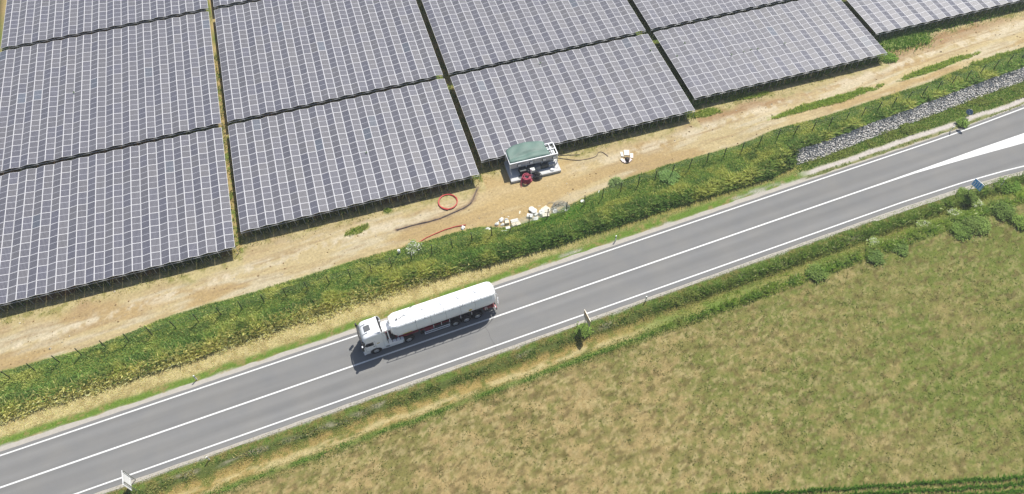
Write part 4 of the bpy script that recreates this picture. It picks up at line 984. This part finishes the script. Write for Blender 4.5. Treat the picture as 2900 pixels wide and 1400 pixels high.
c = mixc(c, np.broadcast_to(lin(176, 170, 112), c.shape), (r.random(len(s)) < .06+.75*(1-sstep(.05, .34, u_+.3*(pn-.5)))*(1-sstep(-8, 16, s)))*.9)
c = mixc(c, np.broadcast_to(lin(98, 150, 54), c.shape), np.clip(1.2-((s-24.5)/5)**2-((t-49.6)/1.2)**2, 0, 1)*.4)
c = c*r.uniform(.78, 1.22, len(s))[:, None]; x, y, _ = W(s, t)
tag(blades('tall_weeds', x, y, terrain(s, t), hh, (.075+.05*r.random(len(s))), c, 1.2, 11, M_leaf), 'tall green weeds and grass covering the bank along the fence', 'weeds', kind='stuff')
# dry tall grass below the weeds on the left, mown verge, far side
s, t = scatter(-52, 56, 44.0, lambda s: t_tall(s)+.8, 90, 43); r = np.random.default_rng(6)
pn = fbm(s*.7, t*.9, 315, 4); left = 1-sstep(8, 30, s); k = t-44.0
dryw = sstep(.5, 1.2, k+(pn-.5)*1.2)
c = cmix(s, t, lin(112, 144, 56), lin(206, 198, 150), np.clip(dryw*(.35+.65*left), 0, 1)); c = mixc(c, np.broadcast_to(lin(168, 164, 98), c.shape), (r.random(len(s)) < .25)*.8)
hh = (.05+.05*dryw+.34*sstep(2.1, 2.8, k+(pn-.5))*left)*r.uniform(.5, 1.3, len(s)); x, y, _ = W(s, t)
tag(blades('verge_grass', x, y, terrain(s, t), hh, np.full(len(s), .07), c*r.uniform(.8, 1.2, len(s))[:, None], 1.1, 12, M_leaf), 'short green and straw coloured grass beside the far lane', 'grass', kind='stuff')
# weeds round the gabion wall
s, t = scatter(56, 112, 43.6, lambda s: t_wall0(s)+.1, 100, 45); r = np.random.default_rng(7); pn = fbm(s*.8, t*1.2, 317, 3)
ok = (np.abs(t-44.48) > .34+.1*pn) & ((t > 44.5) | (pn > .42)); s, t, pn = s[ok], t[ok], pn[ok]
x, y, _ = W(s, t); c = cmix(s, t, lin(100, 130, 56), lin(134, 144, 78), sstep(.4, .6, pn))
hh = np.where(t > 44.6, .16+.5*np.clip(pn-.35, 0, 1), .12)*r.uniform(.5, 1.3, len(s))
tag(blades('wall_foot_weeds', x, y, terrain(s, t), hh, np.full(len(s), .09), c*r.uniform(.8, 1.2, len(s))[:, None], .9, 13, M_leaf), 'green weeds at the foot of the stone wall', 'weeds', kind='stuff')
# near side: verge, ditch, ridge
s, t = scatter(-40, 100, 30.3, lambda s: lo_l(s)-.75, 150, 47); r = np.random.default_rng(8)
pn = fbm(s*.7, t*1.1, 321, 4); pf = fbm(s*1.8, t*2.2, 325, 3); rt = sstep(20, 42, s)
bare = (pn < .40) & (t > 33.4) & (t < 34.4); strw = (np.abs(t-31.95+1.1*(pn-.5)) < .36) & (s < 50); ok = ~(bare & (r.random(len(s)) < .7)) & ~(strw & (r.random(len(s)) < .75)); s, t, pn, pf, rt = [q[ok] for q in (s, t, pn, pf, rt)]
g1, g2, g3, g4 = lin(98, 122, 60), lin(150, 148, 90), lin(108, 142, 62), lin(196, 182, 126)
c = cmix(s, t, g1, g2, sstep(.40, .60, pf)); c = mixc(c, np.broadcast_to(g4, c.shape), (r.random(len(s)) < .18*(1-rt))*.8); c = mixc(c, np.broadcast_to(lin(112, 138, 62), c.shape), rt*.65); band = np.exp(-((t-31.0-.5*(pn-.5))/.30)**2)*sstep(.32, .46, fbm(s*.35, t*.3, 327, 3)); c = mixc(c, np.broadcast_to(g3, c.shape), np.clip(band*1.2, 0, 1)*(1-.3*rt))
c = mixc(c, np.broadcast_to(g4, c.shape), (sstep(.5, .9, t-31.2)*(1-sstep(32.7, 33.5, t))*(1-.6*rt))*(r.random(len(s)) < .75)*.9)
c = mixc(c, np.broadcast_to(lin(132, 152, 62), c.shape), rt*(t < 32.6)*.7*sstep(.4, .6, pn)); c = mixc(c, np.broadcast_to(lin(206, 204, 150), c.shape), (r.random(len(s)) < .05*rt)*.9)
hh = (.08+.10*band+.15*np.exp(-((t-33.7)/.6)**2)*sstep(.35, .6, pn)+rt*(.30*np.exp(-((t-33.6)/.6)**2)+.42*np.exp(-((t-31.3)/.9)**2)*sstep(.35, .6, pf)))*r.uniform(.5, 1.35, len(s)); x, y, _ = W(s, t)
tag(blades('ditch_grass', x, y, terrain(s, t), hh, .06+.03*r.random(len(s)), c*r.uniform(.78, 1.22, len(s))[:, None], .9, 14, M_leaf), 'rough grass and weeds in the ditch between road and field', 'grass', kind='stuff')
# field: short stubble, straw litter and clover patches
s, t = scatter(-30, 112, 0.5, 30.7, 62, 49); r = np.random.default_rng(9)
corn_edge = 13.57-.322*(s-23.7)
ok = t > corn_edge+.2; s, t = s[ok], t[ok]
n2 = fbm(s*1.6, t*1.6, 23, 4); n1 = fbm(s*.35, t*.35, 11, 5); n4 = fbm(s*3.1, t*3.1, 47, 3)
gcf, _, _ = ground_color(s, t)
clump = sstep(.58, .66, fbm(s*2.0, t*2.4, 421, 2)*.75+.25*fbm(s*.2, t*.25, 423, 2)); isg = r.random(len(s)) < .12+.8*clump
c = np.where(isg[:, None], mixc(gcf, np.broadcast_to(lin(96, 128, 50), gcf.shape), np.full(len(s), .7)), gcf)
hh = (.03+.04*isg+.02*clump)*r.uniform(.4, 1.5, len(s)); x, y, _ = W(s, t)
tag(blades('field_grass', x, y, terrain(s, t), hh, np.full(len(s), .06), c*r.uniform(.7, 1.3, len(s))[:, None], 2.4, 15, M_leaf), 'patchy short grass and straw litter covering the mown field', 'grass', kind='stuff')
# crop rows in the lower right corner
P = []; r = np.random.default_rng(10)
for k in range(16):
    sr = np.arange(16, 92, .05); tr = 13.30-.322*(sr-23.7)-.1-.72*k + .06*np.sin(sr*1.3+k); P.append(np.stack([sr, tr], -1))
P = np.concatenate(P); P = P[(P[:, 1] > -8)]; P = np.repeat(P, 3, 0)+r.normal(0, .07, (len(P)*3, 2)); s, t = P[:, 0], P[:, 1]
x, y, _ = W(s, t); c = cmix(s, t, lin(84, 132, 48), lin(132, 168, 74), r.random(len(s)))
tag(blades('crop_rows', x, y, terrain(s, t), .42*r.uniform(.5, 1.25, len(s)), np.full(len(s), .075), c, 1.1, 16, M_leaf), 'young green maize standing in rows beyond the field edge', 'crop', kind='stuff')
# greens in the dirt: islands, fringe, aisles, under the arrays on the right
S_, T_ = [], []
r = np.random.default_rng(12)
for (s0, t0, ls, lt, rot) in ISL:
    n_ = int(ls*lt*3.2*170); a = r.uniform(0, 2*np.pi, n_); q = np.sqrt(r.random(n_))*1.15; ss = s0+ls*q*np.cos(a); tt_ = t0+lt*q*np.sin(a)+rot*(ss-s0)+.8*(fbm(ss*.5, ss*0, 333, 3)-.5); kp = q+1.2*(fbm(ss*.9, tt_*1.4, 335, 3)-.5) < 1.02; S_.append(ss[kp]); T_.append(tt_[kp])
s, t = np.concatenate(S_), np.concatenate(T_); x, y, _ = W(s, t); c = cmix(s, t, lin(108, 142, 48), lin(168, 172, 92), r.random(len(s)))
tag(blades('track_weeds', x, y, terrain(s, t), .28*r.uniform(.4, 1.3, len(s)), np.full(len(s), .08), c, 1.0, 17, M_leaf), 'green islands of weeds growing in the dirt track', 'weeds', kind='stuff')
s, t = scatter(-52, 112, 58.0, 96.0, 46, 51); x, y, _ = W(s, t); lu, lv = lat(x, y); df = (lv-front_v(lu))*BV; r = np.random.default_rng(13)
ai = np.min([np.abs(lu-(u0-.39)) for u0 in T_U0], axis=0); pn = fbm(s*.5, t*.9, 331, 4)
dens = np.where(df > 0, (1-sstep(.9, 2.4, df+(pn-.5)*2))*(.35+.5*sstep(.45, .6, pn)), (df > -1.6)*(.35+.65*sstep(10, 45, s))+(ai < .7)*(.25+.75*sstep(.4, .55, pn)))
ok = r.random(len(s)) < dens; s, t, df, ai, x, y, pn = [q[ok] for q in (s, t, df, ai, x, y, pn)]
grn = np.clip(sstep(10, 50, s)+(pn > .52)*.5, 0, 1); c = cmix(s, t, lin(200, 188, 124), lin(104, 134, 52), (r.random(len(s)) < grn*.85).astype(float))
hh = np.where(df > 0, .14, .30)*r.uniform(.4, 1.4, len(s))*(1+.8*sstep(25, 55, s)*(df < .4))
tag(blades('array_edge_weeds', x, y, terrain(s, t), hh, np.full(len(s), .08), c*r.uniform(.8, 1.2, len(s))[:, None], 1.0, 18, M_leaf), 'straw and weeds along the array edges and in the aisles', 'weeds', kind='stuff')
# lush weeds below the right-hand arrays
r = np.random.default_rng(14); ss, tt = [], []
for (x0, y0, x1, y1, wd, n_) in ((1935, 296, 2115, 250, 1.0, 2600), (2110, 240, 2300, 200, .8, 1800), (2300, 200, 2510, 158, 1.0, 2600), (2495, 112, 2900, 12, 1.2, 6000), (2490, 128, 2610, 108, 2.2, 3600)):
    a = at(x0, y0); b = at(x1, y1); k = r.random(n_); px_, py_ = a[0]+(b[0]-a[0])*k+r.normal(0, wd*.4, n_), a[1]+(b[1]-a[1])*k+r.normal(0, wd*.4, n_); q = ST(px_, py_); ss.append(q[0]); tt.append(q[1])
s, t = np.concatenate(ss), np.concatenate(tt); x, y, _ = W(s, t); c = cmix(s, t, lin(92, 128, 46), lin(176, 188, 116), (r.random(len(s)) < .3).astype(float))
tag(blades('lush_weeds', x, y, terrain(s, t), .5*r.uniform(.3, 1.2, len(s)), np.full(len(s), .10), c, .9, 19, M_leaf), 'lush green weeds below the front edge of the arrays at right', 'weeds', kind='stuff')
# sprouts poking up between the panels
def sprout(px, py, label):
    q = at(px, py, VAL+.1, False); r = np.random.default_rng(int(px)); m = MB(); Ml = mat('sprout leaf', (.07, .12, .04), .7)
    m.cyl((0, 0, -VAL), (0, 0, .12), .012, Ml, 5)
    for k in range(9):
        a = r.uniform(0, 6.28); l = r.uniform(.12, .24); ca, sa = math.cos(a), math.sin(a)
        m.poly([(0, 0, .02), (ca*l*.5-sa*.05, sa*l*.5+ca*.05, .13), (ca*l, sa*l, .10), (ca*l*.5+sa*.05, sa*l*.5-ca*.05, .13)], Ml)
    thing(m, 'weed_sprout', label, 'weed', None, tuple(q))
for x_, y_, l_ in ((1842, 144, 'weed sprout poking through panels at the right end of the middle front array'), (1917, 160, 'weed sprout near the left edge of the array right of the narrow green aisle'), (1939, 124, 'weed sprout in the upper part of the array right of the green aisle'),
                   (2071, 156, 'leftmost of the four weed sprouts in one line across the right array'), (2107, 148, 'second weed sprout of the line of four on the right array'), (2127, 142, 'third weed sprout of the line of four on the right array'), (2146, 140, 'rightmost weed sprout of the line of four on the right array'),
                   (210, 263, 'weed sprout on the second row array at left'), (1038, 433, 'weed sprout above the long array front, middle of the photo'), (1530, 180, 'weed sprout at the back edge of the array behind the station'),
                   (2222, 124, 'lone weed sprout further right on the right array')): sprout(x_, y_, l_)

# shrubs: stems with clumps of leaves
def shrub(px, py, rad, hgt, n, label, name='shrub', cat='shrub', col=(92, 124, 52), tips=None, grp=None, seed=1):
    q = at(px, py); r = np.random.default_rng(seed); root = empty(name, tuple(q)); tag(root, label, cat, grp)
    m = MB(); Ms = mat('shrub stem', (.12, .09, .05), .9)
    for k in range(6): a = k*1.05; m.cyl((0, 0, -.1), (rad*.55*math.cos(a), rad*.55*math.sin(a), hgt*.75), .025, Ms, 5, .008)
    m.build('stem', root)
    hgt *= .75; rad *= 1.12; nc = 24; ca_, cr_ = r.uniform(0, 6.28, nc), rad*.9*np.sqrt(r.random(nc)); cc = np.stack([cr_*np.cos(ca_), cr_*np.sin(ca_), (.25+.65*r.random(nc)*(1-(cr_/rad)**2*.7))*hgt], -1); k = r.integers(0, nc, n)
    p = cc[k]+r.normal(0, 1, (n, 3))*np.array([rad*.22, rad*.22, hgt*.13]); p[:, 2] = np.clip(p[:, 2], .04, None)
    a = r.uniform(0, 6.28, n); tl = r.uniform(-.8, .8, n); L = r.uniform(.07, .16, n)
    e1 = np.stack([np.cos(a)*np.cos(tl), np.sin(a)*np.cos(tl), np.sin(tl)], -1)*L[:, None]; e2 = np.stack([-np.sin(a), np.cos(a), r.uniform(-.4, .4, n)], -1)*(L*.45)[:, None]
    V = np.stack([p-e1, p+e2, p+e1, p-e2], 1); br = (.75+.5*r.random(nc))[k]; c = 2.6*(.5*lin(*col)+.5*lin(122, 136, 66))[None]*(br*r.uniform(.8, 1.2, n))[:, None]
    if tips: w = (r.random(n) < .35) & (p[:, 2] > hgt*.6); c = np.where(w[:, None], np.array(tips), c)
    link('foliage', np_mesh('foliage', V.reshape(-1, 3), np.arange(4*n).reshape(n, 4), M_leaf, np.repeat(c, 4, 0), 4), root)
G2 = 'shrubs along the ditch at the right'
shrub(1172.6, 705, .75, .8, 1500, 'white flowering umbel plant at the grass edge by the red pipe', 'flowering_plant', 'flower', (120, 140, 90), (.72, .72, .66), None, 3)
for k, (x_, y_, rd, h, c_col, lab) in enumerate((
        (2842, 604, 1.1, 1.3, (74, 106, 50), 'dark green shrub right of the pale flowers beyond the ditch'), (2888, 632, .9, 1.1, (104, 132, 58), 'round green shrub at the right edge above the field corner'),
        (2765, 640, 1.2, 1.2, (96, 120, 64), 'grey green bush on the field edge below the blue sign'), (2722, 655, 1.0, 1.0, (84, 116, 54), 'dark bush left of the grey green bush on the field edge'),
        (2478, 728, .8, .7, (70, 104, 58), 'small dark bush alone on the field edge, far left of the blue sign'), (2548, 705, .8, .7, (78, 110, 58), 'low dark bush on the field edge halfway to the blue sign'),
        (2310, 775, .9, .8, (96, 122, 64), 'grey green weed bush on the field edge below the middle of the road curve'), (2735, 560, .9, 1.1, (66, 96, 40), 'dense dark bush at the foot of the blue sign'),
        (2855, 530, 1.0, .9, (86, 132, 44), 'bright green bush in the ditch at the right edge'), (1652, 938, .62, .5, (104, 134, 60), 'leafy green bush around the beige road sign'),
        (2724, 351, .62, 1.0, (104, 138, 66), 'bright green bush in front of the round blue sign pole'), (2565, 365, .7, .6, (84, 98, 44), 'dark olive bush at the foot of the stone wall'),
        (1745, 520, .6, 1.0, (104, 128, 92), 'grey green thistle on the bank beside the track edge'), (1895, 505, .9, .8, (100, 140, 88), 'blue green leafy clump below the finished fence stretch'),
        (2588, 200, .9, .9, (96, 140, 46), 'bright green tuft below the corner of the right array'))):
    if k == 14: x_, y_ = 2515, 165
    shrub(x_, y_, rd*1.05, h*.85, int(900+900*rd), lab, 'shrub', 'shrub', c_col, None, G2 if k < 10 else None, 20+k)
for k, (x_, y_) in enumerate(((2615, 640), (2698, 606), (2475, 690), (2770, 585))):
    shrub(x_, y_, .7, .6, 700, ('white flowering weed in the ditch left of the blue sign shadow', 'pale flowering weed just below the ditch line, under the blue sign', 'white flowering weed furthest left in the ditch strip', 'pale flower clump right below the blue sign post')[k], 'flowering_plant', 'flower', (140, 156, 96), (.62, .64, .50), None, 60+k)

# clods and pebbles scattered on the dirt track
r = np.random.default_rng(15); s, t = scatter(-50, 112, t_dirt, 63.0, 1.1, 53); n_ = len(s); x, y, _ = W(s, t); L = r.gamma(1.6, .022, n_)+.015; a = r.uniform(0, 6.28, n_)
base = np.array([(1, 0, 0), (0, 1, 0), (-1, 0, 0), (0, -1, 0), (0, 0, .8)]); co, si = np.cos(a), np.sin(a); B = base[None]*r.uniform(.6, 1.3, (n_, 5, 1))*L[:, None, None]
V = np.stack([B[..., 0]*co[:, None]-B[..., 1]*si[:, None]+x[:, None], B[..., 0]*si[:, None]+B[..., 1]*co[:, None]+y[:, None], B[..., 2]+(terrain(s, t)+.01)[:, None]], -1)
F = (np.array([(0, 1, 4), (1, 2, 4), (2, 3, 4), (3, 0, 4)])[None]+(np.arange(n_)*5)[:, None, None]).reshape(-1, 3)
cc = np.where((r.random(n_) < .3)[:, None], lin(226, 214, 190), lin(168, 138, 98))
tag(link('clods', np_mesh('clods', V.reshape(-1, 3), F, mat_attr('clod', .95, .2, 8, 0), np.repeat(cc, 5, 0), 3)), 'small clods and pebbles scattered over the dirt track', 'pebbles', kind='stuff')

# ------------------------------------------------------------------ thin haze added to lift the blacks: one closed box of even air
hz = MB(); hz.box(-5600, 5600, -5600, 5600, -6, 79, mat('added haze air', (1, 1, 1)))
hzo = hz.build('haze'); tag(hzo, kind='stuff')
hm = hzo.data.materials[0]; nt = hm.node_tree; nt.nodes.remove(nt.nodes['Principled BSDF'])
pv = nt.nodes.new('ShaderNodeVolumePrincipled'); pv.inputs['Density'].default_value = .00042; pv.inputs['Color'].default_value = (.93, .95, 1.0, 1); pv.inputs['Anisotropy'].default_value = .2
nt.links.new(pv.outputs[0], nt.nodes['Material Output'].inputs['Volume'])
